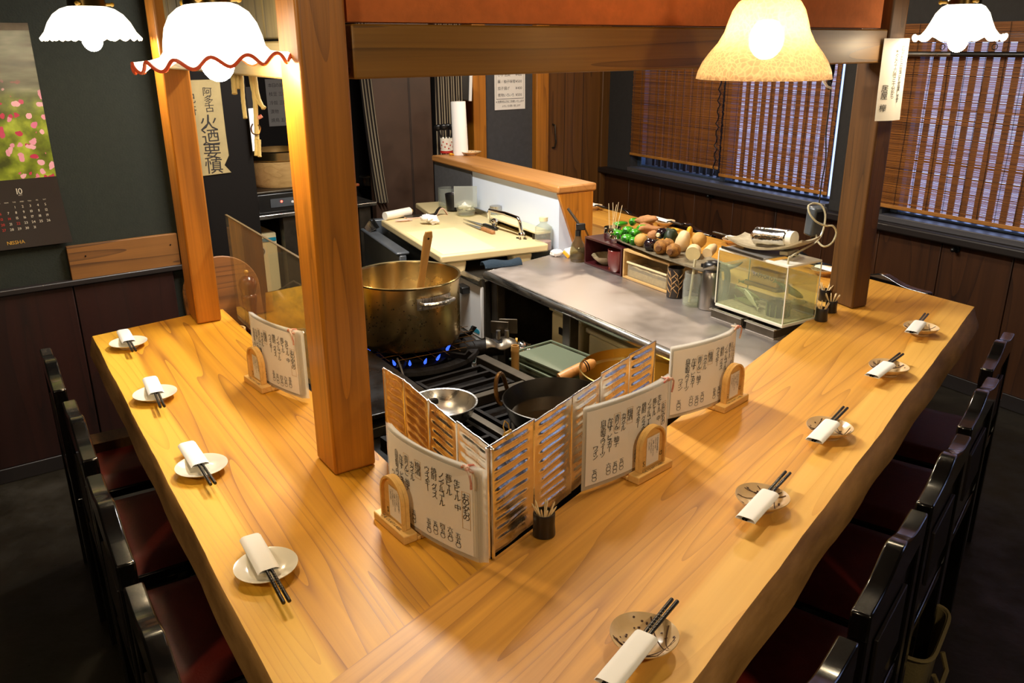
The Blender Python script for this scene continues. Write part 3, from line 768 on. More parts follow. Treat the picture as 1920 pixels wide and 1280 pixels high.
def setting(saucer,A,B,where,zr,gl,d0=.02,seed=0):
    """A: outer end of the sleeve, B: tips of the two chopsticks"""
    rr=random.Random(seed); a=ang(A,B); L=.222
    Bv=Vector((B[0],B[1],0)); d=Vector((math.cos(R(a)),math.sin(R(a)),0))
    base=frame(Bv.x,Bv.y,Z+zr,a+180)          # local x runs from the tips back into the sleeve
    for s in (-1,1):
        side='left' if (s<0)==(d.y>0) else 'right'
        sk=rr.uniform(.4,1.0)
        o=tag(MB().lathe([(0,0),(.0032,0.0006),(.0034,.004),(.0024,L)],10,RY(90)).build('chopstick',M_chop,M=base@T(0,s*.0046,.0035)@RZ(-s*sk*.6)),
              side+'-hand black chopstick '+where,'chopstick','chopsticks '+gl)
        b=MB()
        for k in range(8):
            x=.030+k*.0075; b.ball(.0012,.0008,.0008,T(x,0,.0036),6,4).ball(.0012,.0008,.0008,T(x+.0035,-s*.003,.0018),6,4)
        b.build('inlay',M_chopD,o)
    SL=.122; x0=.098
    fn=lambda u,v:(x0+u*SL, (v-.5)*.038, .0012+.0060*(1-abs(2*v-1)**6))
    b=MB().sheet(fn,4,10,.0004,(0,0,1))
    fn2=lambda u,v:(x0+.004+u*(SL-.004), (v-.5)*.038, .0002-.0006*math.sin(v*PI))
    b.sheet(fn2,4,6,.0004,(0,0,1))
    tag(b.build('paper_sleeve',M_paper,M=base),'white paper chopstick sleeve '+where,'sleeve','paper sleeves '+gl)
zl=.0185; zrg=.0275
Ls=[((241,642),(231,622),(252,660),'at the far left end'),((291,738),(281,710),(305,765),'second from the far left end'),
    ((378,874),(351,835),(400,910),'third from the far left end'),((499,1061),(470,1010),(538,1132),'nearest the viewer at left')]
for i,(c,a,bp,wh) in enumerate(Ls):
    p=at(c[0],c[1],Z+.014); saucer_white(T(p.x,p.y,Z+.0005),'white glazed saucer '+wh)
    setting(None,at(*a,Z+zl),at(*bp,Z+zl),'on the white saucer '+wh,zl,'on the left arm',seed=i)
Rs=[((1727,615),(1708,625),(1737,590),'at the far right end'),((1666,689),(1640,702),(1690,665),'second from the far right end'),
    ((1555,803),(1522,832),(1585,766),'third from the far right end'),((1429,935),(1395,978),(1477,888),'second nearest at right'),((1208,1194),(1155,1262),(1265,1128),'nearest the viewer at right')]
for i,(c,a,bp,wh) in enumerate(Rs):
    p=at(c[0],c[1],Z+.02); saucer_pat(T(p.x,p.y,Z+.0005)@RZ(40*i),'beige saucer painted with brown sprigs '+wh,i+3)
    setting(None,at(*a,Z+zrg),at(*bp,Z+zrg),'on the sprigged saucer '+wh,zrg,'on the right arm',seed=10+i)
Bs=[((.447,4.523),'beside the serving ledge'),((.760,4.075),'behind the vegetables'),((.998,3.670),'behind the fish tank'),((1.215,3.13),'half hidden by the right post')]
for i,(c,wh) in enumerate(Bs):
    saucer_pat(T(c[0],c[1],Z+.0005)@RZ(70*i),'beige sprigged saucer '+wh,i+20,'saucers on the back arm')
    d=Vector((math.cos(R(-62)),math.sin(R(-62))))
    if i in (2,3): d=-d
    setting(None,Vector(c)-d*.085,Vector(c)+d*.135,'on the sprigged saucer '+wh,zrg,'on the back arm',seed=30+i)

# ------------------------------------------------------------------ toothpick cups
def pickcup(p,r,h,n,lb,seed,m=M_blueD):
    rr=random.Random(seed)
    o=thing('toothpick_cup','dark wooden toothpick cup '+lb,'cup',(p.x,p.y,Z+.0005),0,'toothpick cups')
    MB().lathe([(0,.001),(r*1.03,.001),(r*1.03,.004),(r*.97,h*.5),(r,h-.002),(r-.001,h),(r-.003,h),(r-.0035,h-.004),(r-.0035,.005),(0,.005)],28).build('body',M_blueD,o,smooth=60)
    for k in range(n):
        a=2*PI*k/n+rr.uniform(-.3,.3); r0=rr.uniform(.1,.5)*(r-.006); r1=(r-.0045)*rr.uniform(.85,1.0); ln=.062
        A=Vector((r0*math.cos(a+PI),r0*math.sin(a+PI),.006)); Bq=Vector((r1*math.cos(a),r1*math.sin(a),h+.001)); d=(Bq-A).normalized()
        E=A+d*ln
        tag(MB().rod(A,A+d*(ln*.93),.0017,6).rod(A+d*(ln*.93),E,.0016,6,.0006).build('toothpick',M_pick,M=T(p.x,p.y,Z+.0005)),'wooden toothpick in the dark cup '+lb,'toothpick','toothpicks in the cup '+lb)
pickcup(at(1020,1001,Z),.0205,.046,11,'by the foil screen corner',1)
pickcup(at(1539,601,Z),.0195,.043,10,'nearest the fish tank, frontmost of three',2)
pickcup(at(1557,585,Z),.0190,.041,12,'in the middle of three by the right post',3)
pickcup(at(1545,563,Z),.0200,.040,8,'rearmost of three by the right post',4)

# ------------------------------------------------------------------ menu booklets in wooden stands
COLS=[('おのみもの',0,.0),('生ビール 中','五五〇',.001),('瓶ビール','六五〇',0),('ノンアルコール','四五〇',0),('焼酎 グラス','五〇〇',0),('ウイスキー','五五〇',0),('梅酒','',1),('カクテル','五〇〇',0),('青りんご 柚子','五〇〇',0),('かぼす ビネガー','六〇〇',0),('自家製スウィーツ','',0),('ワイン','五〇〇',0)]
def menu(where, p, a, off, bow, sheetw=.258, sheeth=.180, lean=0, flip=1, seed=0):
    """p: base centre, a: direction of the base, off: centre of the booklet along the base, bow(x): bulge away from the guests (+y)"""
    rr=random.Random(seed)
    Mb=frame(p[0],p[1],Z+.0005,a)
    st=thing('menu_stand','arched wooden menu stand with paper label '+where,'stand',M=Mb,group='wooden menu stands')
    MB().box(-.058,.058,-.024,.004,0,.017).box(-.058,.058,.012,.028,0,.017).box(-.058,.058,.004,.012,0,.008).build('base',M_light,st,bevel=.002)
    n=24; W2=.041; H0=.017; HS=.052
    arch=[(-W2,0)]+[(-W2*math.cos(PI*i/n),HS+.041*math.sin(PI*i/n)) for i in range(n+1)]+[(W2,0)]
    MB().prism(arch,-.0045,.0045,T(0,-.0045,H0+.0005)@RX(90)).build('arch_plate',M_light,st,bevel=.0012)
    ww=W2-.0
    rim=[(W2*math.cos(PI-PI*i/n)*1.0,-.0045-.007,H0+HS+.041*math.sin(PI*i/n)) for i in range(n+1)]
    b=MB(); outer=[(-W2,0)]+[(-W2*math.cos(PI*i/n),HS+.041*math.sin(PI*i/n)) for i in range(n+1)]+[(W2,0)]
    inner=[(-W2+.0045,0)]+[(-(W2-.0045)*math.cos(PI*i/n),HS+(.041-.0045)*math.sin(PI*i/n)) for i in range(n+1)]+[(W2-.0045,0)]
    k=len(outer); vs=[(x,-.0092,H0+.0005+z) for x,z in outer]+[(x,-.0092,H0+.0005+z) for x,z in inner]+[(x,-.016,H0+.0005+z) for x,z in outer]+[(x,-.016,H0+.0005+z) for x,z in inner]
    fs=[]
    for i in range(k-1):
        fs+=[(i,i+1,2*k+i+1,2*k+i),(k+i+1,k+i,3*k+i,3*k+i+1),(2*k+i,2*k+i+1,3*k+i+1,3*k+i)]
    b.add(vs,fs).build('arch_rim',M_light,st)
    lab=MB().box(-.017,.025,-.0100,-.0096,H0+.006,H0+.070).build('paper_label',M_paper,st)
    fl=lambda u,v:(u,-.0103,v)
    b=MB()
    for i,tx in enumerate(('ご注文はお気軽に','スタッフまで','お申しつけ下さい','いつもありがとう','ございます')): vline(b,tx,.019-i*.0072,H0+.066-.003*(i%3),.0058,fl,1.12)
    b.build('label_print',M_ink,lab,smooth=0)
    vb=MB(); hline(vb,'S',-.0275,H0+.009,.016,lambda u,v:(u,-.0098,v)); hline(vb,'O',.0275,H0+.016,.014,lambda u,v:(u,-.0098,v)); vb.build('printed_letters',M_ink,st,smooth=0)
    hb=MB(); hline(hb,'THE CRAFT-LABEL',0,-.0195,.0085,lambda u,v:(u,v,.0173),center=True); hb.build('branded_print',M_ink,st,smooth=0)
    # booklet
    bk=thing('menu_booklet','laminated handwritten menu booklet '+where,'menu',M=Mb@T(off,.008,.0086),group='menu booklets')
    def surf(dx,dy): return lambda u,v:((u-.5)*sheetw+dx, bow((u-.5)*sheetw)+dy+.010*(v*v)*0, v*sheeth)
    for k in range(6):
        dy=k*.0011+.0004; dx=flip*(.0022*k+rr.uniform(-.0008,.0008))
        wid=sheetw
        def pap(u,v,dx=dx,dy=dy): 
            x=-sheetw/2+.009+u*(sheetw-.018); return (x+dx,bow(x)+dy+(.0016*k*max(0,flip*x/sheetw*2)),.010+v*(sheeth-.018))
        def lam(u,v,dx=dx,dy=dy):
            x=-sheetw/2+u*sheetw; return (x+dx,bow(x)+dy+.0003+(.0016*k*max(0,flip*x/sheetw*2)),.0012+v*sheeth)
        pg=MB().sheet(lam,20,2,.0001,(0,-1,0)).build('laminate',M_lam,bk)
        MB().sheet(pap,20,2,.0001,(0,-1,0)).build('page',M_paper,pg)
    fw=lambda u,v:(u,bow(u)-.0004,v)
    box=MB(); x=sheetw/2-.022; top=sheeth-.026
    for i,(t,pr,f) in enumerate(COLS):
        b=MB(); size=.0150 if i in (0,6) else .0138
        y=top-(.022 if i==0 else 0)-(.006 if i in (7,8,9,10,11) else 0)-rr.uniform(0,.006)
        if i==11: y-=.050
        vline(b,t,x,y,size,fw,.98,jit=.07,bold=1.1)
        b.build('text_column',M_ink,bk,smooth=0); b=MB()
        if pr: vline(b,pr if isinstance(pr,str) else '',x-.001,.048+rr.uniform(-.004,.004)+(-.006 if i==11 else 0),size*.85,fw,1.0,jit=.07,bold=1.15)
        if b.v: b.build('price_column',M_ink,bk,smooth=0)
        if i in (0,6,8):
            n=len(t); h=size*.98*.82*n+.008; y1=y+.003; y0=y-h
            if i==8: y0=y-.034
            for (u0,u1,v0,v1) in ((x-.0085,x+.0085,y1,y1+.0007),(x-.0085,x+.0085,y0,y0+.0007),(x-.0085,x-.0078,y0,y1),(x+.0078,x+.0085,y0,y1)):
                box.add([fw(u0,v0),fw(u1,v0),fw(u1,v1),fw(u0,v1)],[(0,1,2,3)])
        x-=.0178 if i not in (5,) else .026
    box.build('ruled_boxes',M_gold,bk,smooth=0)
    # red and white twine through the upper right corner
    cx=sheetw/2-.014; cz=sheeth-.010; q=bow(cx)
    pts=[(cx+.006*math.cos(t*1.1),q+.004+.009*math.sin(t*1.1)*1.0,cz+.008*math.sin(t*.55)+.004) for t in range(7)]
    MB().tube(pts,.0024,6).tube([(cx,q-.003,cz+.010),(cx+.006,q-.008,cz+.012),(cx+.013,q-.008,cz+.004),(cx+.014,q-.006,cz-.012),(cx+.012,q-.005,cz-.022)],.0022,6).tube([(cx,q-.003,cz+.010),(cx-.008,q-.006,cz+.014),(cx-.016,q-.004,cz+.007)],.0022,6).ball(.005,.005,.005,T(cx,q-.004,cz+.011),8,6).build('twine',M_tassel,bk)
    return bk
bowL=lambda x:-.045*((x-.05)/.13)**2*.35+.010-.018*max(0,-(x+.03)/.1)**2
menu('on the left arm before the foil screen',(-.212,1.352),-53.1,.066,lambda x:.0+.05*(abs(min(0,x+.0))/.13)**1.6*1.0 if False else (.016*((x+.064)/.13)**2*(1 if x>-.064 else 2.0)),seed=1)
menu('on the right arm before the foil screen',(.282,1.560),43.6,-.045,lambda x:.012*((x-.045)/.13)**2,seed=2)
menu('on the right arm before the wide golden pan',(.540,1.908),45.6,-.071,lambda x:.020*((x-.071)/.14)**2+.014*max(0,(x-.071)/.06),seed=3)
menu('on the left arm against the acrylic shield',(-.668,2.050),-50.5,.058,lambda x:.014*((x+.058)/.13)**2,sheetw=.235,seed=4)
def spline(pts,n=8):
    P=[Vector(p) for p in pts]; P=[P[0]*2-P[1]]+P+[P[-1]*2-P[-2]]; out=[]
    for i in range(1,len(P)-2):
        for k in range(n):
            t=k/n; a,b_,c,d=P[i-1:i+3]
            out.append(.5*((2*b_)+(c-a)*t+(2*a-5*b_+4*c-d)*t*t+(3*b_-a-3*c+d)*t**3))
    out.append(P[-2]); return out
# ------------------------------------------------------------------ kitchen: steel worktable along the back arm
def Bw(x,y,z=0): q=FB_@Vector((x,y,z)); return q
t=thing('steel_worktable','long stainless steel worktable behind the back arm of the counter','worktable',M=FB_)
tp=[(.205,.60),(1.56,.60),(1.42,1.125),(-.025,1.085)]
ZT=.70
MB().prism(tp,ZT-.012,ZT).build('top',M_steelT,t,bevel=.003)
def lerp2(a,c,k): return (a[0]+(c[0]-a[0])*k,a[1]+(c[1]-a[1])*k)
MB().tube([(*lerp2(tp[3],tp[2],k/8),ZT-.016) for k in range(9)],.018,10).build('front_edge',M_steel,t)
MB().tube([(*lerp2(tp[2],tp[1],k/4),ZT-.012) for k in range(5)],.012,8).build('end_edge',M_steel,t)
for (x,y) in ((.10,.95),(.86,1.075),(1.39,1.085),(.35,.64),(1.48,.64)):
    MB().box(x-.025,x+.025,y-.02,y+.02,.02,ZT-.013).cyl(.022,0,.02,10,T(x,y,0)).build('leg',M_steelD,t,bevel=.003)
MB().box(.28,1.45,.66,1.05,.16,.175).build('lower_shelf',M_steelD,t)
# cream plastic tubs on the shelf below
for i,(x0,x1,y0,y1,h,lb) in enumerate(((.93,1.16,.72,.98,.40,'cream plastic tub under the worktable left of its middle leg'),(.62,.90,.72,.98,.38,'cream plastic tub under the worktable right of its middle leg'),(.38,.59,.70,.96,.30,'low tan tub under the worktable beside the golden pan'))):
    o=thing('storage_tub',lb,'tub',M=FB_@T((x0+x1)/2,(y0+y1)/2,.176),group='tubs under the worktable')
    w=(x1-x0)/2; d=(y1-y0)/2
    MB().prism([(-w*.94,-d*.94),(w*.94,-d*.94),(w*.94,d*.94),(-w*.94,d*.94)],0,h).build('body',M_ply if i<2 else M_boxw,o,bevel=.012)
    MB().box(-w,w,-d,d,h+.001,h+.022).build('lid',M_ply,o,bevel=.006)
    MB().box(-.04,.04,d*.945,d*1.01,h-.08,h-.05).build('latch',M_blackP,o,bevel=.003)
# stacked frosted plastic trays and crumpled foil in the middle of the kitchen
q=at(1055,690,.50)+Vector((-.035,-.02,0))
for k in range(4):
    o=thing('plastic_tray','frosted green plastic tray, '+('topmost of its stack','second in its stack','third in its stack','lowest of its stack')[3-k]+' beside the stove','tray',(q.x+.01*(k%2),q.y-.006*k,.44+k*.031),-57+2*k,'frosted trays stacked beside the stove')
    MB().prism([(-.13,-.09),(.13,-.09),(.13,.09),(-.13,.09)],0,.024).build('body',M_frost,o,bevel=.01)
    b=MB(); 
    for (a,c,d,e) in ((-.135,.135,-.095,-.087),(-.135,.135,.087,.095),(-.135,-.127,-.087,.087),(.127,.135,-.087,.087)): b.box(a,c,d,e,.0245,.0300)
    b.build('rim',M_frost,o)
o=thing('steel_stand','low dark steel stand holding the frosted trays','stand',(q.x,q.y,0),-57)
MB().box(-.22,.26,-.12,.12,.425,.438).build('top',M_steelD,o); 
for sx in (-.2,.24):
    for sy in (-.10,.10): MB().box(sx-.012,sx+.012,sy-.012,sy+.012,0,.424).build('leg',M_steelD,o)
f=at(1003,648,.50)
b=MB()
for k in range(10): b.ball(random.uniform(.022,.036),random.uniform(.022,.036),random.uniform(.018,.028),T(random.uniform(-.05,.05),random.uniform(-.04,.04),.028+random.uniform(0,.022)),10,7,.5,3.0,k*3.1)
tag(b.build('foil_heap',M_foil2,M=T(f.x,f.y,.44),smooth=20),'heap of crumpled foil behind the frosted trays','foil heap',kind='stuff')

# ------------------------------------------------------------------ undercounter refrigerator left of the table
fr=thing('undercounter_refrigerator','white and steel undercounter refrigerator at the left end of the worktable','refrigerator',M=FB_@T(1.43,1.135,0))
MB().box(.0,.36,-.40,-.004,.03,.655).build('body',M_steelD,fr,bevel=.004)
MB().box(.0,.36,-.003,.012,.40,.635).build('upper_panel',M_plast,fr,bevel=.004)
MB().tube([(.0,.006,.648),(.18,.006,.648),(.36,.006,.648)],.018,10).build('top_lip',M_steel,fr)
MB().box(.0,.36,-.003,.030,.360,.396).build('middle_ridge',M_steel,fr,bevel=.012)
lo=MB().box(.0,.36,-.003,.014,.05,.355).build('lower_panel',M_plast,fr,bevel=.004)
MB().prism([(.03+.014*math.cos(a*PI/6),.425+.010*math.sin(a*PI/6)) for a in range(3,10)][::1]+[(.085+.014*math.cos(a*PI/6),.425+.010*math.sin(a*PI/6)) for a in range(-3,4)],-.0135,-.0125,RX(90)).build('teal_tag',M_teal,fr)
def emblem(parent,M,r=.022):
    o=MB().cyl(r,0,.002,24,M).build('emblem',M_tealD,parent)
    b=MB().lathe([(r*.86,.0022),(r*.92,.0026),(r*.98,.0022)],24,M)
    b.ball(r*.30,r*.42,.0008,M@T(-r*.05,-r*.12,.0024),12,5).ball(r*.2,r*.2,.0008,M@T(r*.05,r*.42,.0024),10,5).ball(r*.34,r*.10,.0008,M@T(r*.3,-r*.05,.0024)@RZ(30),8,5).ball(r*.30,r*.09,.0008,M@T(-r*.42,-r*.1,.0024)@RZ(70),8,5)
    b.build('emblem_bird',M_plast,o); return o
emblem(fr,T(.075,.0145,.295)@RX(-90),.030)
MB().cyl(.022,0,.03,16,T(.16,.015,.315)@RX(-90)).build('knob',M_blackP,fr,bevel=.003)
MB().box(.10,.17,.0,.05,.58,.61).build('black_catch',M_blackP,fr,bevel=.004)
c=at(940,498,ZT)
b=MB()
def tw(u,v):
    x=(u-.5)*.17; y=(v-.5)*.062
    return (x,y,.004+.020*math.sqrt(max(0,1-(2*v-1)**2))*(1+.25*math.sin(u*7)+.2*noise.noise(Vector((u*4,v*3,1)))))
b.sheet(tw,18,10,.003,(0,0,1))
tag(b.build('folded_towel',M_towel,M=frame(c.x,c.y,ZT+.001,22),smooth=60),'folded navy towel on the near left corner of the worktable','towel')

# ------------------------------------------------------------------ sink with the big cutting board on its stand
ZBD=.745
F_=at(826,480,ZBD); L_=at(714,412,ZBD); R_=at(975,442,ZBD)
sa=ang(F_,L_); FS=frame(F_.x,F_.y,0,sa)          # x along the near edge away from the viewer, -y to the right
bl=(L_-F_).xy.length; bw=(R_-F_).xy.length
sk=thing('sink_unit','grey steel sink unit under the cutting board','sink',M=FS)
b=MB(); b.box(.36,bl+.10,.035,.07,.05,.675); b.build('front_panel',M_greyP,sk,bevel=.006)
MB().box(.36,bl+.10,.02,.085,.6755,.69).build('rolled_edge',M_greyP,sk,bevel=.006)
MB().box(bl+.06,bl+.10,-.5,.034,.05,.735).build('end_splash',M_greyP,sk,bevel=.006)
MB().box(.18,bl+.055,-.60,.034,.30,.312).box(.18,bl+.055,-.60,-.585,.313,.63).box(.18,.20,-.584,.034,.313,.63).build('basin',M_steelD,sk)
o=MB().sheet(lambda u,v:(bl-.02+.10*u,.07-.055*v,.692+.05*math.sin(v*PI*.5)*u+.02*(1-u)*v),6,6,.002,(0,0,1)).build('steel_flap',M_steel,sk)
cb=thing('cutting_board','large cream plastic cutting board bridging the sink on white supports','cutting board',M=FS@T(0,0,ZBD-.0432))
MB().prism([(0,0),(bl,0),(bl,-bw),(0,-bw)],.008,.043).build('slab',M_cut,cb,bevel=.007)
MB().box(.02,bl*.60,-bw*.52,-.02,.0432,.0436).build('scraped_patch',M_cutP,cb)
for (x,y) in ((.06,-.08),(.06,-bw+.12),(bl-.09,-bw*.5)):
    MB().prism([(-.05,0),(.05,0),(.036,-.07),(-.036,-.07)],-.045,.045,T(x,y,.007)@RZ(90)@RX(90)).build('support',M_ply,cb,bevel=.012)
cb2=thing('cutting_board','second cream cutting board lying behind the large one','cutting board',M=FS@T(bl*.98,-bw*.98,ZBD-.0432)@RZ(-5))
MB().box(-.02,.40,-.02,.22,.01,.04).build('slab',M_cut,cb2,bevel=.006)
def onboard(x,y,dz=0): p=at(x,y,ZBD+.0005); return Vector((p.x,p.y,ZBD+.0008+dz))
# knives
def knife(a,c,lb,hm,seed):
    A=onboard(*a); Bq=onboard(*c); L=(Bq-A).length; M=frame(A.x,A.y,A.z,ang(A,Bq))
    o=thing('kitchen_knife',lb,'knife',M=M,group='kitchen knives on the board')
    h=L*.36
    MB().prism([(0,0),(L-h,.018),(L-h,-.014)],.0035,.0055).build('blade',M_steel,o)
    MB().prism([(L-h+.001,-.011),(L,-.013),(L+.004,-.004),(L+.003,.008),(L-h+.001,.010)],.0,.017).build('handle',hm,o,bevel=.005)
    MB().prism([(L-h-.012,-.010),(L-h,-.010),(L-h,.010),(L-h-.012,.010)],.002,.013).build('bolster',M_chrome,o,bevel=.002)
knife((868,412),(931,432),'black-handled kitchen knife on the cutting board',M_blackP,1)
knife((868,418),(926,439),'wooden-handled kitchen knife on the cutting board in front of the black one',M_sweet,2)
p=onboard(806,420); b=MB()
for k in range(5): b.ball(.030,.022,.017,T(random.uniform(-.02,.02),random.uniform(-.012,.012),.018+.004*k)@RZ(k*40),14,9,.5,3,k*2.0)
tag(b.build('crumpled_cloth',M_towelW,M=T(p.x,p.y,p.z),smooth=60),'crumpled white cloth on the cutting board','cloth')
a=onboard(722,413); c=onboard(768,404)
o=thing('radish_piece','white radish cut square at one end on the far left of the cutting board','radish',M=frame(a.x,a.y,a.z,ang(a,c)))
MB().cyl(.021,0,(c-a).length,18,T(0,0,.0215)@RY(90),.023).build('flesh',M_daikon,o,bevel=.004); 
b=MB()
for k in range(9): b.rod((.0,0,.0215),( -.004,0,.0215),.002,5)
MB().cyl(.016,(c-a).length+.001,(c-a).length+.018,12,T(0,0,.0215)@RY(90),.010).build('stub',M_boxw,o)
a=onboard(760,409); c=onboard(838,402)
o=thing('fish_fillet','dark-skinned fish fillet curling over on the cutting board','fish',M=frame(a.x,a.y,a.z,ang(a,c)))
LL=(c-a).length
def fil(u,v):
    w=.034*(.45+.55*math.sin(PI*min(1,.25+u*.9)))
    k=max(0,u-.72)/.28
    return (u*LL,(v-.5)*2*w,.006+.035*math.sin(k*PI)*1.0)
MB().sheet(fil,22,8,.0055,(0,0,1)).build('flesh',mat('pink_fish_flesh','#d9b39c',.45),o,smooth=60)
MB().sheet(lambda u,v:tuple(Vector(fil(u,v))+Vector((0,0,.0010))),22,8,.0008,(0,0,1)).build('skin',M_steelD,o,smooth=60)
p=onboard(757,415); tag(MB().ball(.045,.012,.006,T(0,0,.006),14,7,.3,3).build('fish_slice',mat('pale_pink_flesh','#e0b7a4',.5),M=frame(p.x,p.y,p.z,20)),'thin pale pink fish slice on the cutting board','fish')

# ------------------------------------------------------------------ low wall with ledge between kitchen and back arm
lg=thing('serving_ledge','white low wall topped by a pale orange wooden ledge behind the cutting board','ledge',M=FB_@T(0,0,0))
MB().box(1.535,2.86,.485,.695,.966,1.000).build('ledge_board',M_ledge,lg,bevel=.008)
MB().box(1.56,2.86,.535,.672,.02,.964).build('white_wall',M_ledgeW,lg)
MB().prism([(.500,.965),(.690,.965),(.590,.705),(.500,.705)],0,.020,T(1.540,0,0)@Matrix(((0,0,1,0),(1,0,0,0),(0,1,0,0),(0,0,0,1)))).build('end_panel',M_post,lg,bevel=.003)
MB().box(2.40,2.86,.6725,.68,.70,.964).build('grey_strip',M_grey,lg)
# small things on the ledge
def onledge(x,y): p=at(x,y,1.0); return Vector((p.x,p.y,1.0005))
p=onledge(838,287)
mg=thing('mug','white mug with red print holding black ladles on the ledge end','mug',M=T(*p))
MB().lathe([(0,.002),(.036,.002),(.037,.010),(.038,.085),(.0375,.087),(.035,.085),(.034,.008),(0,.008)],28).build('body',M_white,mg,smooth=60)
MB().lathe([(.0385,.002),(.0387,.016)],28).build('red_band',M_inkR,mg)
MB().tube([(.036*math.cos(.6)+.0,-.036*math.sin(.6),.070),(.055,-.034,.070),(.062,-.038,.048),(.055,-.034,.024),(.036*math.cos(.6),-.036*math.sin(.6),.022)],.0045,8).build('handle',M_white,mg)
b=MB()
for k in range(9):
    a=-2.6+.28*k; b.ball(.0045,.0045,.0012,T(.0385*math.cos(a),.0385*math.sin(a),.03+.045*((k*7)%5)/5)@RZ(math.degrees(a))@RY(90),8,4)
b.build('printed_pattern',M_inkR,mg)
for k,(dx,dy,tl) in enumerate(((-.02,.0,-14),(.004,.012,4),(.016,-.01,12),(-.006,-.016,-4))):
    o=thing('ladle','black ladle standing in the white mug, '+('leftmost','rear','rightmost','front')[k],'ladle',M=T(p.x+dx*.6,p.y+dy*.6,p.z+.012)@RY(tl),group='ladles in the mug')
    MB().rod((0,0,0),(0,0,.12),.004,8).build('handle',M_blackP,o); MB().ball(.026,.012,.020,T(0,0,.136)@RX(20),14,9).build('bowl',M_blackP,o)
p=onledge(864,290)
o=thing('paper_towel_roll','tall white roll of kitchen paper standing on the ledge','paper roll',M=T(*p)@RY(-1.5))
MB().lathe([(.012,.0005),(.043,.0005),(.044,.02),(.0415,.29),(.040,.293),(.012,.293),(.012,.0005)],32).build('roll',M_paper,o,smooth=50)
p=onledge(884,291)
saucer_pat(T(p.x,p.y,p.z)@S(1.1,1.1,.8),'small pale dish at the end of the ledge by the paper roll',51,None)
p=onledge(846,291); o=tag(MB().ball(.012,.009,.006,T(0,0,.006),10,6,.6,3).ball(.007,.007,.004,T(.014,.003,.004),8,5).build('tangerine_peel',M_yellow,M=T(*p)),'scrap of orange peel on the ledge beside the mug','peel')
# jars and tubs against the low wall, tap over the sink
def Bt(x,y,z): return FB_@T(x,y,z)
sh=thing('narrow_shelf','narrow steel shelf with a cream top along the white low wall','shelf',M=Bt(0,0,0))
MB().box(1.62,2.10,.675,.75,.775,.785).build('shelf_plate',M_ply,sh,bevel=.002); MB().box(1.62,2.45,.675,.68,.70,.774).build('back_rail',M_steel,sh)
for xx in (1.66,2.05): MB().box(xx,xx+.012,.682,.745,.735,.774).build('bracket',M_steelD,sh)
tpd=thing('double_tap','chrome double tap with swan bridge over the sink','tap',M=Bt(1.70,.785,.70))
MB().cyl(.018,-.02,.012,16).cyl(.012,.012,.06,16).ball(.018,.018,.018,T(0,0,.062)).build('valve',M_chrome,tpd)
MB().cyl(.018,-.02,.012,16,T(.26,0,0)).cyl(.012,.012,.075,16,T(.26,0,0)).ball(.018,.018,.018,T(.26,0,.08)).build('valve',M_chrome,tpd)
for xx in (0,.26):
    b=MB()
    for k in range(4): b.rod((xx,0,.045),(xx+.028*math.cos(k*PI/2+.5),.028*math.sin(k*PI/2+.5),.045),.005,8)
    b.build('cross_handle',M_chrome,tpd)
MB().tube([(0,0,.06),(.0,.01,.125),(.01,.012,.14),(.12,.02,.145),(.25,.03,.142),(.262,.03,.125),(.262,.03,.10)],.0095,10).build('spout',M_chrome,tpd)
g=lambda x,y,z=.70:at(x,y,z)
def jar(p,r,h,lb,cat='jar',gm=None,fill=None,fh=.5,lid=None,name='glass_jar',neck=.8,thick=.0025):
    o=thing(name,lb,cat,M=T(*p))
    MB().lathe([(0,.001),(r*.96,.001),(r,.008),(r,h*.80),(r*neck,h*.92),(r*neck,h),(r*neck-thick,h),(r*neck-thick,h*.92),(r-thick,h*.79),(r-thick,.009),(0,.006)],28).build('body',gm or M_clear,o,smooth=60)
    if fill: MB().cyl(r-thick-.001,.0065,h*fh,24).build('contents',fill,o)
    if lid: MB().cyl(r*neck+.002,h+.0005,h+.018,24).build('lid',lid,o,bevel=.002)
    return o
p=Bt(1.615,.72,.701).translation; jar(p,.040,.135,'tall clear bottle of pink liquid with a cork by the end of the low wall','bottle',M_clear,M_pink,.32,M_cork,'glass_bottle',.45)
p=Bt(2.10,.70,.70).translation; jar(p,.035,.11,'dark oil jar with a steel top left of the double tap','jar',M_clear,M_oil,.5,M_steel)
p=Bt(2.62,.72,.75).translation; jar(p,.05,.10,'clear glass measuring jar behind the cutting board','jar',M_clear,None,.3,None,'glass_jar',.98)
p=Bt(2.50,.74,.75).translation; o=thing('black_tub','small black tub behind the cutting board','tub',M=T(*p)); MB().lathe([(0,.001),(.038,.001),(.045,.085),(.043,.087),(.041,.083),(.035,.006),(0,.006)],24).build('body',M_blackP,o); MB().cyl(.039,.03,.06,20).build('contents',M_egg,o)
p=Bt(2.33,.75,.75).translation; o=thing('clear_tub','clear plastic tub of white grated radish with its raised lid','tub',M=T(*p)); MB().lathe([(0,.001),(.045,.001),(.055,.06),(.053,.062),(.043,.005),(0,.005)],26).build('body',M_clear,o); MB().ball(.047,.047,.024,T(0,0,.05),18,10,.5,5).build('contents',M_daikon,o)
MB().box(-.06,.06,-.032,-.029,.045,.155).build('lid',glass('frosty_lid',(.85,.87,.83),.5,.2,.35,(.75,.78,.74)),o,bevel=.001)
p=Bt(1.50,.70,ZT+.001).translation
b=MB(); b.ball(.030,.024,.016,T(0,0,.016),12,8,.4,3)
tag(b.build('wet_cloth',M_towelW,M=T(p.x-.02,p.y-.03,p.z)),'wadded white cloth beside the spray bottle','cloth')
o=thing('sponge','yellow and white sponge leaning on the cloth by the spray bottle','sponge',M=frame(p.x+.035,p.y-.035,p.z+.008,50)@RX(35))
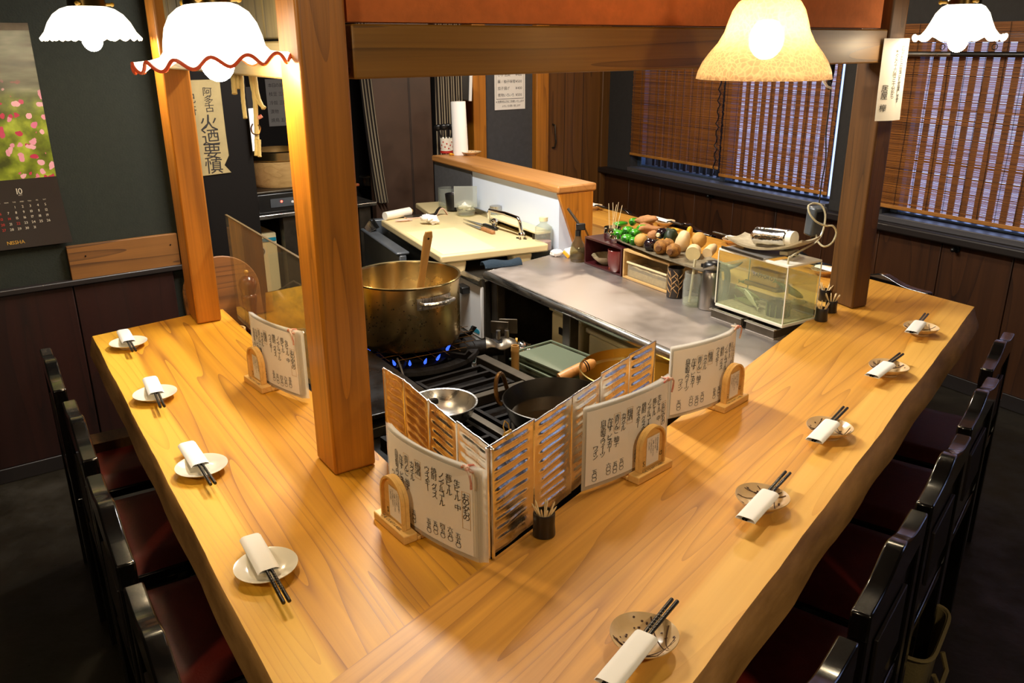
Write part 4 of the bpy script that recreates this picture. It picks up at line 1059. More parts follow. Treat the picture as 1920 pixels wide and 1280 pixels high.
MB().box(-.032,.032,-.02,.02,.0,.018).build('foam',M_yellow,o,bevel=.004); MB().box(-.032,.032,-.02,.02,.0185,.026).build('scourer',M_towelW,o,bevel=.002)

# ------------------------------------------------------------------ on the worktable
sp=g(1083,489); o=thing('spray_bottle','smoked glass spray bottle with a black pump beside the maroon box','bottle',M=T(sp.x,sp.y,ZT+.001))
MB().lathe([(0,.001),(.032,.001),(.036,.012),(.036,.04),(.028,.075),(.016,.095),(.0135,.11),(.0115,.11),(.0135,.094),(.025,.073),(.033,.04),(.033,.013),(0,.007)],26).build('body',glass('smoked_glass',(.74,.70,.56),1.2,.03,.10,(.5,.46,.3)),o,smooth=60)
MB().cyl(.031,.008,.035,24).build('contents',glass('oil_inside',(.75,.66,.38),.4),o)
MB().cyl(.013,.1105,.135,14).build('collar',M_blackP,o,bevel=.002)
MB().box(-.010,.030,-.009,.009,.136,.165).build('pump_head',M_blackP,o,bevel=.004)
MB().rod((.0,0,.165),(-.045,.025,.225),.006,10).build('lever',M_steelD,o)
MB().rod((.025,0,.15),(.055,-.012,.085),.004,8).build('trigger',M_bronze,o)
def openbox(name,lb,x0,x1,y0,y1,h,m,th=.008):
    o=thing(name,lb,'box',M=Bt((x0+x1)/2,(y0+y1)/2,ZT+.001)); w=(x1-x0)/2; d=(y1-y0)/2
    MB().box(-w,w,-d,d,0,th).build('bottom',m,o,bevel=.001); MB().box(-w,w,-d,d,h-th,h).build('top',m,o,bevel=.001)
    MB().box(-w,-w+th,-d,d,th+.0003,h-th-.0003).build('side',m,o); MB().box(w-th,w,-d,d,th+.0003,h-th-.0003).build('side',m,o)
    MB().box(-w+th,w-th,-d,-d+th,th+.0003,h-th-.0003).build('back',m,o); return o
openbox('maroon_box','maroon lacquered open-front box on the worktable holding bowls',1.055,1.315,.555,.70,.118,M_maroon)
openbox('wooden_box','pale wooden open-front box on the worktable holding a plastic tub',.765,1.045,.555,.70,.118,M_boxw)
o=thing('scalloped_dish','scalloped grey dish inside the maroon box','dish',M=Bt(1.235,.645,ZT+.0095),)
MB().lathe([(0,.006),(.03,.006),(.050,.022),(.058,.034),(.060,.038),(.057,.036),(.048,.025),(.028,.010),(0,.010)],48,None,lambda r,z,a:(r*(1+.03*math.cos(12*a)*(r/.06)),z)).lathe([(.024,.007),(.022,.0003),(.018,.0003)],24).build('dish',M_stoneP,o,smooth=60)
o=thing('small_jar','small orange jar with a foil cap inside the maroon box','jar',M=Bt(1.155,.672,ZT+.0095)); MB().cyl(.013,0.0003,.026,16).build('body',M_orangeV,o,bevel=.003); MB().ball(.013,.013,.009,T(0,0,.033),10,6,.4,4).build('cap',M_foil2,o)
o=thing('red_brown_bowl','deep red-brown lacquer bowl at the right of the maroon box','bowl',M=Bt(1.110,.700,ZT+.0092)@T(0,-.022,0))
MB().lathe([(0,.001),(.026,.001),(.038,.022),(.043,.055),(.041,.090),(.039,.0905),(.040,.055),(.034,.022),(0,.010)],28).build('body',M_bowlR,o,smooth=60)
o=thing('plastic_tub','clear plastic tub of pale grains inside the wooden box','tub',M=Bt(.905,.640,ZT+.0095))
b=MB(); w,d,h=.118,.052,.062
b.box(-w,w,-d,-d+.003,.003,h).box(-w,w,d-.003,d,.003,h).box(-w,-w+.003,-d+.003,d-.003,.003,h).box(w-.003,w,-d+.003,d-.003,.003,h).box(-w,w,-d,d,.0003,.003)
b.build('body',glass('cloudy_plastic',(.9,.87,.75),.8,.1,.25,(.85,.8,.65)),o)
MB().box(-w-.004,w+.004,-d-.004,-d,h-.006,h).box(-w-.004,w+.004,d,d+.004,h-.006,h).build('rim',M_ply,o)
MB().grid(lambda u,v:(-.112+.224*u,-.047+.094*v,.035+.010*noise.noise(Vector((u*5,v*3,0)))),20,10).box(-.112,.112,-.047,.047,.0035,.028).build('grains',M_salt,o)
# steel tins with skewers beside the vegetable tray
ZB=ZT+.119
for i,(x,y,r,h,lb) in enumerate(((1.235,.615,.036,.045,'polished steel tin holding skewers on the maroon box'),(1.160,.655,.024,.032,'small steel tin at the left tip of the vegetable tray'))):
    o=thing('steel_tin',lb,'tin',M=Bt(x,y,ZB+.0005)); MB().lathe([(0,.001),(r,.001),(r,h*.45),(r*1.03,h*.48),(r*1.03,h*.55),(r,h*.58),(r,h),(r-.002,h),(r-.002,.003),(0,.003)],28).build('body',M_chrome,o,smooth=40)
for k in range(5):
    a=Bt(1.235+.012*math.cos(k*1.3),.615+.012*math.sin(k*1.3),ZB+.005).translation; e=a+Vector((.02*math.cos(k*2+1)+.012,.02*math.sin(k*2+1),.13+.01*(k%3)))
    tag(MB().rod(a,e,.0014,6,.001).build('bamboo_skewer',M_pick),'bamboo skewer standing in the polished steel tin','skewer','skewers in the steel tin')
# vegetable tray
A=Bt(1.20,.60,0).translation; C=Bt(.50,.66,0).translation; a0=ang(A,C); TL=.70
ty=thing('vegetable_tray','long mottled stoneware tray piled with vegetables on top of the two boxes','tray',M=frame(A.x,A.y,ZB+.001,a0))
def tray(u,v):
    x=u*TL; s=2*v-1
    w=.062+.020*math.sin(PI*u)
    return (x, s*w+.004*noise.noise(Vector((u*9,v,0))), .006+.016*abs(s)**3+.030*max(0,(u-.88)/.12)**1.5+.012*max(0,(.10-u)/.10)**1.5)
MB().sheet(tray,40,14,.006,(0,0,1)).build('body',M_stone,ty,smooth=60)
VZ=ZB+.012
def vp(x,y,z): p=at(x,y,VZ+z); return p
# green peppers: stem end and calyx towards the viewer
for i,(x,y,z,l,az,w) in enumerate(((1153,423,.030,.075,38,'at the far left of the pile'),(1158,440,.018,.06,70,'on the tray edge, leftmost of the lower row'),(1173,434,.030,.06,60,'in the middle of the pepper pile'),(1185,417,.046,.065,65,'topmost of the pepper pile'),(1186,438,.030,.075,48,'right of the middle of the pepper pile'),(1171,449,.014,.06,55,'second from the left in the lower row'),(1186,453,.012,.055,66,'smallest, next to the brown potato'),(1199,430,.036,.07,45,'at the right rear of the pepper pile'))):
    p=vp(x,y,z); o=thing('green_pepper','shiny green pepper '+w,'pepper',M=T(*p)@RZ(az)@RY(90)@RZ(i*20),group='green peppers on the tray')
    r=.0165+.0015*(i%3)
    MB().lathe([(0,-.004),(r*.45,-.005),(r*.8,-.002),(r,.010),(r*1.02,.022),(r*.9,l*.6),(r*.6,l*.9),(0,l)],18,None,lambda q,zz,t:(q*(1+.10*math.cos(3*t+i)),zz)).build('flesh',M_pepper,o,smooth=70)
    MB().lathe([(r*.62,-.0035),(r*.45,-.0068),(r*.2,-.0060),(.003,-.006),(.0034,-.016),(0,-.0165)],12).build('stem',M_pepperD,o)
def veg(name,lb,cat,x,y,z,r,M3,m,amp=.15,fr=2.2,seed=0,group=None,extra=None):
    p=vp(x,y,z); M=T(*p)@M3
    if extra is None: return tag(MB().ball(*r,None,18,12,amp,fr,seed).build(name,m,M=M,smooth=80),lb,cat,group)
    o=thing(name,lb,cat,M=M,group=group); MB().ball(*r,None,18,12,amp,fr,seed).build('flesh',m,o,smooth=80); extra(o); return o
veg('sweet_potato','tan sweet potato lying crossways at the back of the pile','sweet potato',1212,412,.066,(.052,.020,.019),RZ(-35)@RY(-12),M_sweet,.25,2,1,'sweet potatoes')
veg('sweet_potato','tan sweet potato half hidden under the crossways one','sweet potato',1211,424,.040,(.036,.022,.020),RZ(20),M_sweet,.25,2,2,'sweet potatoes')
veg('sweet_potato','long curved sweet potato in the middle of the pile','sweet potato',1221,431,.046,(.060,.019,.018),RZ(28)@RY(10),M_sweet,.3,2,3,'sweet potatoes')
veg('potato','round reddish-brown potato beside the peppers','potato',1201,450,.022,(.026,.023,.026),RZ(0),M_potato,.12,2,4)
veg('potato','small tan potato behind the glossy eggplant','potato',1224,441,.034,(.026,.020,.020),RZ(40),M_sweet,.15,2,5)
def calyx(m,r,zz=1.0): return lambda o: MB().cyl(r,0,.006,12,T(0,0,0)@RY(-90)@T(0,0,zz),r*.8).build('cut_end',m,o)
veg('eggplant','dark eggplant with its cut end showing above the pile','eggplant',1241,437,.042,(.042,.021,.021),RZ(58),M_egg,.1,2,6,None,calyx(M_root,.009,.0385))
veg('eggplant','small glossy round eggplant on the tray edge','eggplant',1219,459,.020,(.026,.026,.026),RZ(0),M_egg,.05,2,7)
veg('squash_wedge','dark green squash wedge behind the pale root','squash',1258,444,.034,(.030,.024,.034),RZ(30),M_kabo,.18,2,8)
veg('squash_wedge','bluish green squash piece right of the cut eggplant','squash',1251,439,.030,(.020,.020,.026),RZ(30),M_kabo,.18,2,18)
veg('taro','round brown taro with a cut end, left of two','taro',1239,463,.022,(.030,.027,.028),RZ(62),M_taro,.10,3,9,'taros',calyx(M_taroC,.013,.027))
veg('taro','brown taro with a cut end lying right of the first','taro',1263,469,.020,(.036,.026,.026),RZ(55),M_taro,.12,3,10,'taros',calyx(M_taroC,.013,.033))
veg('taro','brown taro peeping out behind the two in front','taro',1252,458,.026,(.026,.024,.024),RZ(20),M_taro,.12,3,11,'taros')
veg('pale_root','smooth pale oval root standing on end in the pile','root vegetable',1280,453,.038,(.028,.028,.046),RX(14)@RY(8),M_turnip,.10,2,12)
veg('yellow_squash','bright yellow squash slice behind the pale root','squash',1293,436,.052,(.012,.030,.026),RZ(-20),M_yellow,.15,2,13)
veg('yellow_leaf','yellow squash end beside the dark green wedge','squash',1264,431,.050,(.024,.010,.008),RZ(-20),M_yellow,.2,2,14)
veg('potato','large yellow-brown potato on top at the right of the pile','potato',1311,450,.046,(.030,.026,.031),RZ(20),M_potato,.12,2,15)
def cutroot(name,lb,x,y,z,r,l,az,m):
    p=vp(x,y,z); o=thing(name,lb,'root vegetable',M=T(*p)@RZ(az)@RY(82))
    MB().lathe([(r*.98,0),(r,.004),(r*.96,l*.6),(r*.6,l*.92),(0,l)],22).build('skin',M_turnip,o,smooth=60); MB().disc(r*.98,-.0003,22,None,False).build('cut_face',m,o)
cutroot('cut_turnip','pale cut root with its round flat face towards the viewer',1299,476,.020,.028,.06,70,M_root)
cutroot('cut_radish','white cut radish with a tan round face at the right tip of the tray',1326,475,.022,.020,.085,58,M_turnip)
# cups, jar, thermos pot
p=g(1265,556); o=thing('patterned_cup','dark cup painted with pale reeds, under the tray tip','cup',M=T(p.x,p.y,ZT+.001))
h=.112; r=.031
MB().lathe([(0,.001),(r,.001),(r,h),(r-.003,h),(r-.003,.005),(0,.005)],28).build('body',M_blueD,o,smooth=50)
b=MB()
for s,hh in ((-.4,.10),(.5,.085)):
    a0_=-2.0+s
    P=lambda t,da:( (r+.0006)*math.cos(a0_+da),(r+.0006)*math.sin(a0_+da),t)
    b.tube([P(.004+hh*k/8,.18*math.sin(k*.5)) for k in range(9)],.0009,4)
    for k in range(7):
        sg=1 if k%2 else -1; z0=.02+.011*k; b.tube([P(z0+.022*j/4,.18*math.sin(k*.5)+sg*.16*j) for j in range(5)],.0022,5,rf=lambda t:max(.15,math.sin(PI*min(1,t+.1))))
b.build('painted_reeds',mat('reed_paint','#b08a5a',.5),o)
p=g(1297,571); o=thing('glass_jar','clear glass jar with a milky straw beside the thermos pot','jar',M=T(p.x,p.y,ZT+.001))
r=.036
MB().lathe([(0,.001),(r*.95,.001),(r,.008),(r,.088),(r*.86,.100),(r*.90,.104),(r*.90,.108),(r*.86,.112),(r*.88,.120),(r*.80,.120),(r*.80,.100),(r-.003,.086),(r-.003,.010),(0,.006)],30).build('body',M_clear,o,smooth=50)
MB().cyl(r-.004,.0065,.022,24).build('contents',M_water,o)
tag(MB().rod((p.x-.01,p.y,ZT+.01),(p.x+.004,p.y+.012,ZT+.165),.0045,8).build('straw',M_airtube),'milky plastic straw standing in the clear glass jar','straw')
p=g(1330,577); o=thing('thermos_pot','steel thermos pot with a black handle beside the fish tank','pot',M=T(p.x,p.y,ZT+.001)@RZ(-48))
MB().lathe([(0,.001),(.042,.001),(.0435,.01),(.041,.06),(.036,.11),(.031,.135),(.030,.136)],30).build('body',mat('dark_brushed_steel','#8f8c88',.28,1),o,smooth=60)
MB().lathe([(.0305,.1365),(.033,.140),(.031,.160),(.020,.170),(0,.172)],26).build('lid',M_blackP,o,smooth=50)
MB().tube(spline([(.022,0,.156),(.052,0,.156),(.064,0,.130),(.062,0,.07),(.047,0,.030)],4),.011,8).build('handle',M_blackP,o)
MB().prism([(-.012,-.01),(-.046,-.004),(-.046,.004),(-.012,.01)],.142,.154).build('spout',M_blackP,o)

# ------------------------------------------------------------------ fish tank
tc=Vector((.859,2.506,0)); TM=frame(tc.x,tc.y,0,121.5)       # x along the long side, -y to the right
TLn,TW,TH=.296,.155,.196; z0=.736
for i,(xa,xb,lb) in enumerate(((.01,.125,'right steel tray under the fish tank'),(.150,.285,'left steel tray under the fish tank'))):
    o=thing('steel_pan',lb,'tray',M=TM@T(0,0,ZT+.001),group='steel trays under the fish tank')
    MB().box(xa-.005,xb,-.20,.028,.0,.004).build('base',M_steel,o)
    b=MB(); b.box(xa-.005,xb,.022,.028,.0043,.030).box(xa-.005,xb,-.20,-.194,.0043,.030).box(xa-.005,xa+.001,-.194,.022,.0043,.030).box(xb-.006,xb,-.194,.022,.0043,.030)
    b.build('wall',M_steelD,o,bevel=.002)
    MB().box(xa-.008,xb+.003,.020,.034,.0303,.0335).box(xa-.008,xb+.003,-.206,-.192,.0303,.0335).build('rim',M_steel,o)
tk=thing('fish_tank','clear acrylic fish tank of greenish water at the junction of worktable and right arm','fish tank',M=TM@T(0,0,z0))
th=.004
MB().box(0,TLn,-TW,0,.0,.010).build('base',M_tankE,tk,bevel=.001)
for nm,(a,c,d,e) in (('front_wall',(0,TLn,-th,0)),('back_wall',(0,TLn,-TW,-TW+th)),('end_wall',(0,th,-TW+th,-th)),('end_wall',(TLn-th,TLn,-TW+th,-th))):
    MB().box(a,c,d,e,.0103,TH).build(nm,M_tank,tk)
for (x,y) in ((0,0),(TLn,0),(0,-TW),(TLn,-TW)):
    MB().box(x-.0015,x+.0015,y-.0015,y+.0015,.0105,TH-.001).build('corner_edge',M_tankE,tk)
b=MB(); b.box(-.001,TLn+.001,-.014,.001,TH+.0003,TH+.0075).box(-.001,TLn+.001,-TW-.001,-TW+.014,TH+.0003,TH+.0075).box(-.001,.07,-TW+.0143,-.0143,TH+.0003,TH+.0075).box(TLn-.014,TLn+.001,-TW+.0143,-.0143,TH+.0003,TH+.0075)
b.build('top_rim',M_tankE,tk,bevel=.001)
wl_=.150
MB().box(th+.0006,TLn-th-.0006,-TW+th+.0006,-th-.0006,.0106,wl_).build('water',M_water,tk)
MB().box(th+.002,TLn-th-.002,-TW+th+.002,-th-.002,.0108,.0135).build('gravel',M_salt,tk)
TB=TM@T(0,0,z0)
def fish(x,y,z,l,az,tl,m,lb):
    o=thing('fish',lb,'fish',M=TB@T(x,y,z)@RZ(az)@RY(tl),group='fish in the tank')
    MB().lathe([(0,-l*.5),(l*.045,-l*.47),(l*.09,-l*.35),(l*.115,-l*.15),(l*.10,l*.1),(l*.05,l*.32),(l*.022,l*.42),(0,l*.43)],14,RY(90)@S(1.0,.45,1)).build('body',m,o,smooth=70)
    MB().prism([(l*.40,0),(l*.52,l*.10),(l*.49,0),(l*.52,-l*.10)],-.0008,.0008,RX(90)).build('tail',m,o)
    MB().prism([(-l*.10,l*.10),(l*.14,l*.085),(l*.10,l*.15)],-.0006,.0006,RX(90)).build('dorsal_fin',m,o)
    MB().ball(.002,.0012,.002,T(-l*.40,-l*.035,l*.02),8,6).ball(.002,.0012,.002,T(-l*.40,l*.035,l*.02),8,6).build('eye',M_blackP,o)
fish(.20,-.05,.060,.105,8,-14,M_fish,'olive fish swimming left in the middle of the tank')
fish(.17,-.035,.050,.10,168,28,M_fishW,'pale fish slanting down in the middle of the tank')
fish(.21,-.06,.028,.12,-6,4,M_fish,'olive fish low over the tank floor')
fish(.065,-.09,.100,.11,20,-22,M_fish,'olive fish at the right of the tank near the surface')
fish(.232,-.08,.085,.08,0,6,M_fish,'olive fish at the left end of the tank')
fish(.05,-.115,.055,.08,60,0,M_fishW,'pale fish near the right end of the tank')
o=thing('wooden_sign_box','small brown box printed in capitals floating in the fish tank','box',M=TB@T(.165,-.10,.118)@RX(6))
MB().box(-.058,.058,-.02,.02,-.026,.022).build('body',M_light,o,bevel=.002)
b=MB(); hline(b,'SAPPORO',0,-.006,.020,lambda u,v:(-u,.0203,v),center=True); b.build('printed_letters',M_ink,o,smooth=0)
MB().box(-.07,.07,-.03,.03,-.038,-.027).build('shelf',M_boxw,o,bevel=.001)
o=thing('filter_basket','clear plastic filter basket in the right corner of the tank','filter',M=TB@T(.075,-.062,.0145))
MB().cyl(.038,0,.040,24).build('cage',glass('cage_plastic',(.45,.42,.28),.8,.05,.15,(.3,.3,.2)),o); MB().lathe([(.039,.041),(.039,.048),(.010,.052),(.006,.10),(.004,.10)],24).build('cap',M_tank,o)
for k in range(12):
    a=k*PI/6; MB().box(-.001,.001,-.001,.001,0,.039,T(.0385*math.cos(a),.0385*math.sin(a),.0005)).build('bar',M_fish,o)
# lid tray, curved plate, foil-wrapped roll on the tank
o=thing('metal_lid_tray','grey metal tray lying as a lid on the left of the fish tank','tray',M=TB@T(.185,-.075,TH+.0082)@RZ(-4))
MB().box(-.095,.095,-.07,.078,.0,.004).build('plate',mat('grey_satin_tray','#a7a4a0',.4,.7),o,bevel=.001); MB().box(-.097,.097,.0785,.0825,-.0,.008).box(-.097,.097,-.0745,-.0705,0,.008).build('raised_edge',M_steelD,o)
o=thing('curved_plate','curved speckled stoneware plate slanting across the top of the fish tank','plate',M=TB@T(.145,-.085,TH+.024)@RZ(6)@RY(7))
MB().sheet(lambda u,v:((u-.5)*.29,(v-.5)*.13*(1-.25*abs(2*u-1)**3),.004+.030*(2*u-1)**2+.008*(2*v-1)**2),28,12,.007,(0,0,1)).build('body',M_stoneP,o,smooth=60)
MB().box(.09,.135,-.03,.03,-.014,.006).build('foot',M_boxw,o); MB().box(-.08,-.05,-.03,.03,-.013,-.002).build('foot',M_stoneP,o)
o=thing('foil_wrapped_radish','white radish half wrapped in foil on the curved plate','radish',M=TB@T(.145,-.085,TH+.062)@RZ(12)@RY(4))
MB().cyl(.029,-.075,.06,22,RY(90)@S(.85,1,1),.031).build('radish',M_daikon,o,bevel=.006)
MB().lathe([(.0295,-.055),(.033,-.052),(.032,-.02),(.034,0),(.033,.03),(.034,.058),(.020,.072),(.004,.076)],22,RY(90)@S(.88,1,1),lambda r,z,a:(r*(1+.04*noise.noise(Vector((math.cos(a)*2,math.sin(a)*2,z*40)))),z)).build('foil_wrap',M_foil2,o,smooth=25)
# air pump with its tube and cord
pp=deep(1529,414,2.72); o=thing('air_pump','dark grey air pump hanging by its cord over the fish tank','pump',M=T(*pp)@RZ(25)@RX(4))
MB().box(-.028,.028,-.020,.020,-.048,.048).build('body',M_greyP,o,bevel=.008); MB().box(-.02,.02,-.0215,-.0205,.0,.035).build('label_plate',M_blackP,o); MB().cyl(.006,-.058,-.0485,10).build('outlet',M_blackP,o)
D=2.68
pts=[deep(x,y,d) for x,y,d in ((1530,440,2.72),(1533,452,2.70),(1545,462,2.68),(1560,455,2.68),(1568,437,2.68),(1562,424,2.67),(1548,423,2.66),(1530,415,2.65),(1518,400,2.65),(1516,386,2.66),(1527,381,2.67),(1540,385,2.67),(1547,400,2.67),(1546,420,2.67),(1540,440,2.67),(1528,455,2.66),(1505,468,2.63),(1485,480,2.60),(1478,490,2.60),(1476,560,2.62))]
tag(MB().tube(spline(pts),.0032,7).build('air_tube',M_airtube),'looped clear air tube from the pump into the fish tank','tube')
pts=[deep(x,y,d) for x,y,d in ((1556,152,2.62),(1558,166,2.62),(1555,200,2.64),(1549,250,2.66),(1548,300,2.68),(1541,340,2.70),(1535,388,2.72))]
tag(MB().tube(spline(pts),.0022,6).build('power_cable',M_cord),'black power cable of the air pump hanging from the beam','cord')
pp=deep(1557,143,2.62); o=thing('power_plug','black plug with a pale twist tie hanging under the beam','plug',M=T(*pp))
MB().lathe([(.004,-.04),(.008,-.02),(.011,.012),(.011,.040),(0,.041)],14).build('body',M_blackP,o); MB().tube([(.004,-.012,-.036),(-.012,-.016,-.030),(-.026,-.014,-.012),(-.028,-.014,-.004)],.004,6).build('tie',M_paper,o)
# ------------------------------------------------------------------ stove in the middle of the kitchen
ZS=.585
A=at(910,667,.62); C=at(1003,712,.62)
GA=-53.1                                                     # edge running towards the viewer
RG=frame(A.x,A.y,0,GA)                                       # x towards the viewer, -y to the left
st=thing('gas_range','black gas range with cast iron grates inside the bend of the counter','gas range',M=RG)
MB().box(.0,.62,-.60,-.025,.05,ZS).build('body',M_range,st,bevel=.006)
MB().box(-.02,.62,-.024,.012,ZS-.03,.618).build('edge_strip',M_steelD,st,bevel=.002)
MB().box(.235,.262,-.60,-.026,ZS+.001,.616).build('cross_bar',M_steelD,st,bevel=.002)
MB().box(.02,.235,-.335,-.305,ZS+.001,.610).build('divider',M_steelD,st,bevel=.002)
MB().box(.265,.62,-.30,-.275,ZS+.001,.612).build('divider',M_steelD,st,bevel=.002)
def grate(cx,cy,w,d):
    g=MB()
    for k in range(4): g.box(cx-w/2+k*w/3-.006,cx-w/2+k*w/3+.006,cy-d/2,cy+d/2,.600,.612)
    return g
for (cx,cy,w,d) in ((.13,-.17,.17,.22),(.13,-.46,.17,.22),(.44,-.15,.24,.20),(.44,-.44,.24,.22)):
    k=4
    for q in range(k):
        x=cx-w/2+q*w/(k-1); MB().box(x-.006,x+.006,cy-d/2,cy+d/2,ZS+.016,.613).build('grate_bar',M_ironG,st)
    for y in (cy-d/2-.013,cy+d/2+.001): MB().box(cx-w/2-.008,cx+w/2+.008,y,y+.012,ZS+.001,.613).build('grate_frame',M_ironG,st)
def burner(cx,cy):
    MB().lathe([(.052,0),(.050,.010),(.040,.016),(.022,.017),(.020,.006),(0,.006)],24,T(cx,cy,ZS+.001)).build('burner_cap',M_iron,st)
burner(.44,-.15); burner(.13,-.46); burner(.44,-.44)
# black sheet added over the kitchen floor to darken it
o=tag(MB().prism([tuple(wld(FL_,.05,-.06)),tuple(wld(FL_,1.7,-.06)),tuple(wld(FL_,1.7,-1.3)),tuple(wld(FL_,.9,-1.6))],.002,.012).build('floor_dark_sheet',mat('floor_darkening_black','#0a0908',.8,spec=.2)),'added black sheet darkening the kitchen floor around the range','mat')
# big ring burner under the stockpot
PC=Vector((-.355,2.695,0)); ZP=.648
rb=thing('ring_burner','sooty cast iron ring burner with blue flames under the stockpot','burner',(PC.x,PC.y,0),30)
MB().lathe([(.215,.02),(.215,.56),(.235,.585),(.245,.60),(.240,.612),(.205,.612),(.20,.600),(.17,.58),(.16,.56),(.0,.555)],40).build('body',M_iron,rb,smooth=50)
MB().lathe([(.13,.5555),(.135,.585),(.125,.592),(.10,.592),(.095,.585),(.095,.556)],32).build('inner_ring',M_ironG,rb)
for k in range(6):
    a=k*PI/3; M=RZ(60*k)
    MB().prism([(.12,.60),(.235,.613),(.262,.640),(.25,.646),(.235,.628),(.12,.622)],-.007,.007,M@RX(90)).build('pot_rest',M_ironG,rb)
for k in range(16):
    a=2*PI*k/16
    MB().lathe([(.003,0),(.0055,.006),(.004,.018),(.0005,.030)],8,RZ(360*k/16)@T(.128,0,.594)@RY(35)).build('flame',M_flame,rb)
for k in range(9):                                            # wire mesh laid over the rests
    y=-.19+.0475*k; h=math.sqrt(.228**2-y*y); MB().rod((-h,y,.6475),(h,y,.6475),.0012,5).build('mesh_wire',M_bronze,rb)
for k in range(9):
    y=-.19+.0475*k; h=math.sqrt(.228**2-y*y); MB().rod((y,-h,.6450),(y,h,.6450),.0012,5).build('mesh_wire',M_bronze,rb)
# gas feed with valve
v0=at(880,655,.60); v1=at(968,652,.60)
gv=thing('gas_valve','corroded gas valve with two levers on the feed pipe of the ring burner','valve',(v0.x,v0.y,.60),ang(v0,v1))
LV=(v1-v0).xy.length
MB().rod((-.06,0,.0),(LV*.72,0,.006),.030,14).build('pipe',M_ironG,gv)
MB().sheet(lambda u,v:(LV*.35+u*LV*.65,(v-.5)*.085,.036+.006*math.sin(u*9+v*3)-.018*(2*v-1)**2),12,6,.004,(0,0,1)).build('drip_plate',M_steelD,gv,smooth=60)
for k,(x,l) in enumerate(((LV*.62,.055),(LV*.80,.065))):
    MB().cyl(.008,.034,.066,10,T(x,0,0)).build('spindle',M_steel,gv); MB().box(-.032,.032,-.003,.003,0,l*.8,T(x+.006,.014,.050)@RZ(-18+8*k)).build('lever',M_steelD,gv,bevel=.002)
MB().rod((LV*.98,-.01,.03),(LV*1.02,-.01,.03),.010,10).build('nut',M_gold,gv)
q=at(966,690,.56); o=thing('bamboo_tube','short upright bamboo tube under the gas valve','tube',(q.x,q.y,.50))
MB().lathe([(.0135,0),(.0135,.118),(.0145,.120),(.0145,.126),(.0125,.142),(.0105,.142),(.0105,.02),(0,.02)],16).build('body',M_bamboo,o)
a=at(745,672,.655); c=at(766,742,.60)
tag(MB().tube([a,a.lerp(c,.35)+Vector((0,0,.01)),a.lerp(c,.7)+Vector((.003,0,.002)),c],.0035,8).build('fire_poker',M_steelD),'thin steel poker leaning on the ring burner','poker')

# ------------------------------------------------------------------ pots and pans
sp=thing('stockpot','large heat-tinted steel stockpot on the ring burner','pot',(PC.x,PC.y,ZP+.0005),0)
r=.180; H=.221
MB().lathe([(0,.0005),(r-.02,.0005),(r-.006,.006),(r-.001,.02),(r,H-.006),(r+.005,H-.002),(r+.006,H+.001),(r+.004,H+.003),(r-.002,H+.001),(r-.004,H-.006),(r-.005,.02),(r-.016,.006),(0,.004)],72).build('body',M_pot,sp,smooth=40)
MB().cyl(r-.006,.0045,.055,48).build('broth',mat('dark_broth','#2a1a0a',.08,coat=1),sp)
b=MB(); rs=random.Random(5)
for k in range(120):
    a=rs.gauss(-2.0,.45) if k<85 else rs.gauss(-1.0,.25); z=rs.choice((rs.gauss(.15,.02),rs.gauss(.10,.015),rs.gauss(.045,.03))); z=min(H-.02,max(.012,z))
    b.ball(rs.uniform(.001,.0028),rs.uniform(.001,.0022),.0004,T((r+.0002)*math.cos(a),(r+.0002)*math.sin(a),z)@RZ(math.degrees(a))@RY(90),7,4)
tag(b.build('burnt_specks',M_iron,sp),kind='stuff')
for da in (-52,128):
    M=RZ(da); hd=MB().sheet(lambda u,v:((r+.0015)*math.cos((u-.5)*.72),(r+.0015)*math.sin((u-.5)*.72),H-.072+v*.038),10,2,.002,(-1,0,0)).build('handle_plate',M_steel,sp,M=M)
    pts=[((r+d)*math.cos(t),(r+d)*math.sin(t),H-.050+dz) for t,d,dz in ((-.30,.002,0),(-.285,.020,.002),(-.24,.034,.003),(0,.040,.003),(.24,.034,.003),(.285,.020,.002),(.30,.002,0))]
    MB().tube(spline(pts,4),.0058,8).build('handle',M_steel,sp,M=M)
    for s in (-.30,.30):
        for dz in (-.065,-.045): MB().ball(.004,.004,.003,T((r+.003)*math.cos(s),(r+.003)*math.sin(s),H+dz),8,5).build('rivet',M_chrome,sp,M=M)
B0=at(803,432,1.045); 
p0=Vector((PC.x+.03,PC.y-.02,ZP+.07)); p1=deep(803,434,(B0-EYE).dot(FWD)); p1=deep(804,433,2.66); 
pm=frame(0,0,0,0)
o=thing('wooden_spatula','worn bamboo spatula standing in the stockpot','spatula',M=align(p0,p1)@RZ(-10))
Lp=(p1-p0).length
MB().prism([(-.024,0),(.024,0),(.026,.06),(.014,.11),(.0135,Lp*.6),(.017,Lp-.02),(.012,Lp),(-.012,Lp),(-.017,Lp-.02),(-.0135,Lp*.6),(-.014,.11),(-.026,.06)],-.004,.004,RX(90)).build('blade',M_bamboo,o,bevel=.003)
MB().cyl(.004,-.0046,.0046,10,T(0,0,Lp-.025)@RX(90)).build('hanging_hole',M_iron,o)
q=deep(1046,748,2.23); 
wk=thing('frying_pot','black iron tempura pot of dark oil behind the foil screen','pot',(q.x,q.y,.613+.0006),20)
r=.150; H=.085
MB().lathe([(0,.001),(.105,.001),(.122,.008),(.148,H-.004),(r,H),(r-.003,H+.001),(.145,H-.004),(.119,.011),(0,.005)],56).build('body',M_wok,wk,smooth=45)
MB().cyl(.1305,.0055,.036,48,None,.1325).build('oil',M_oil,wk)
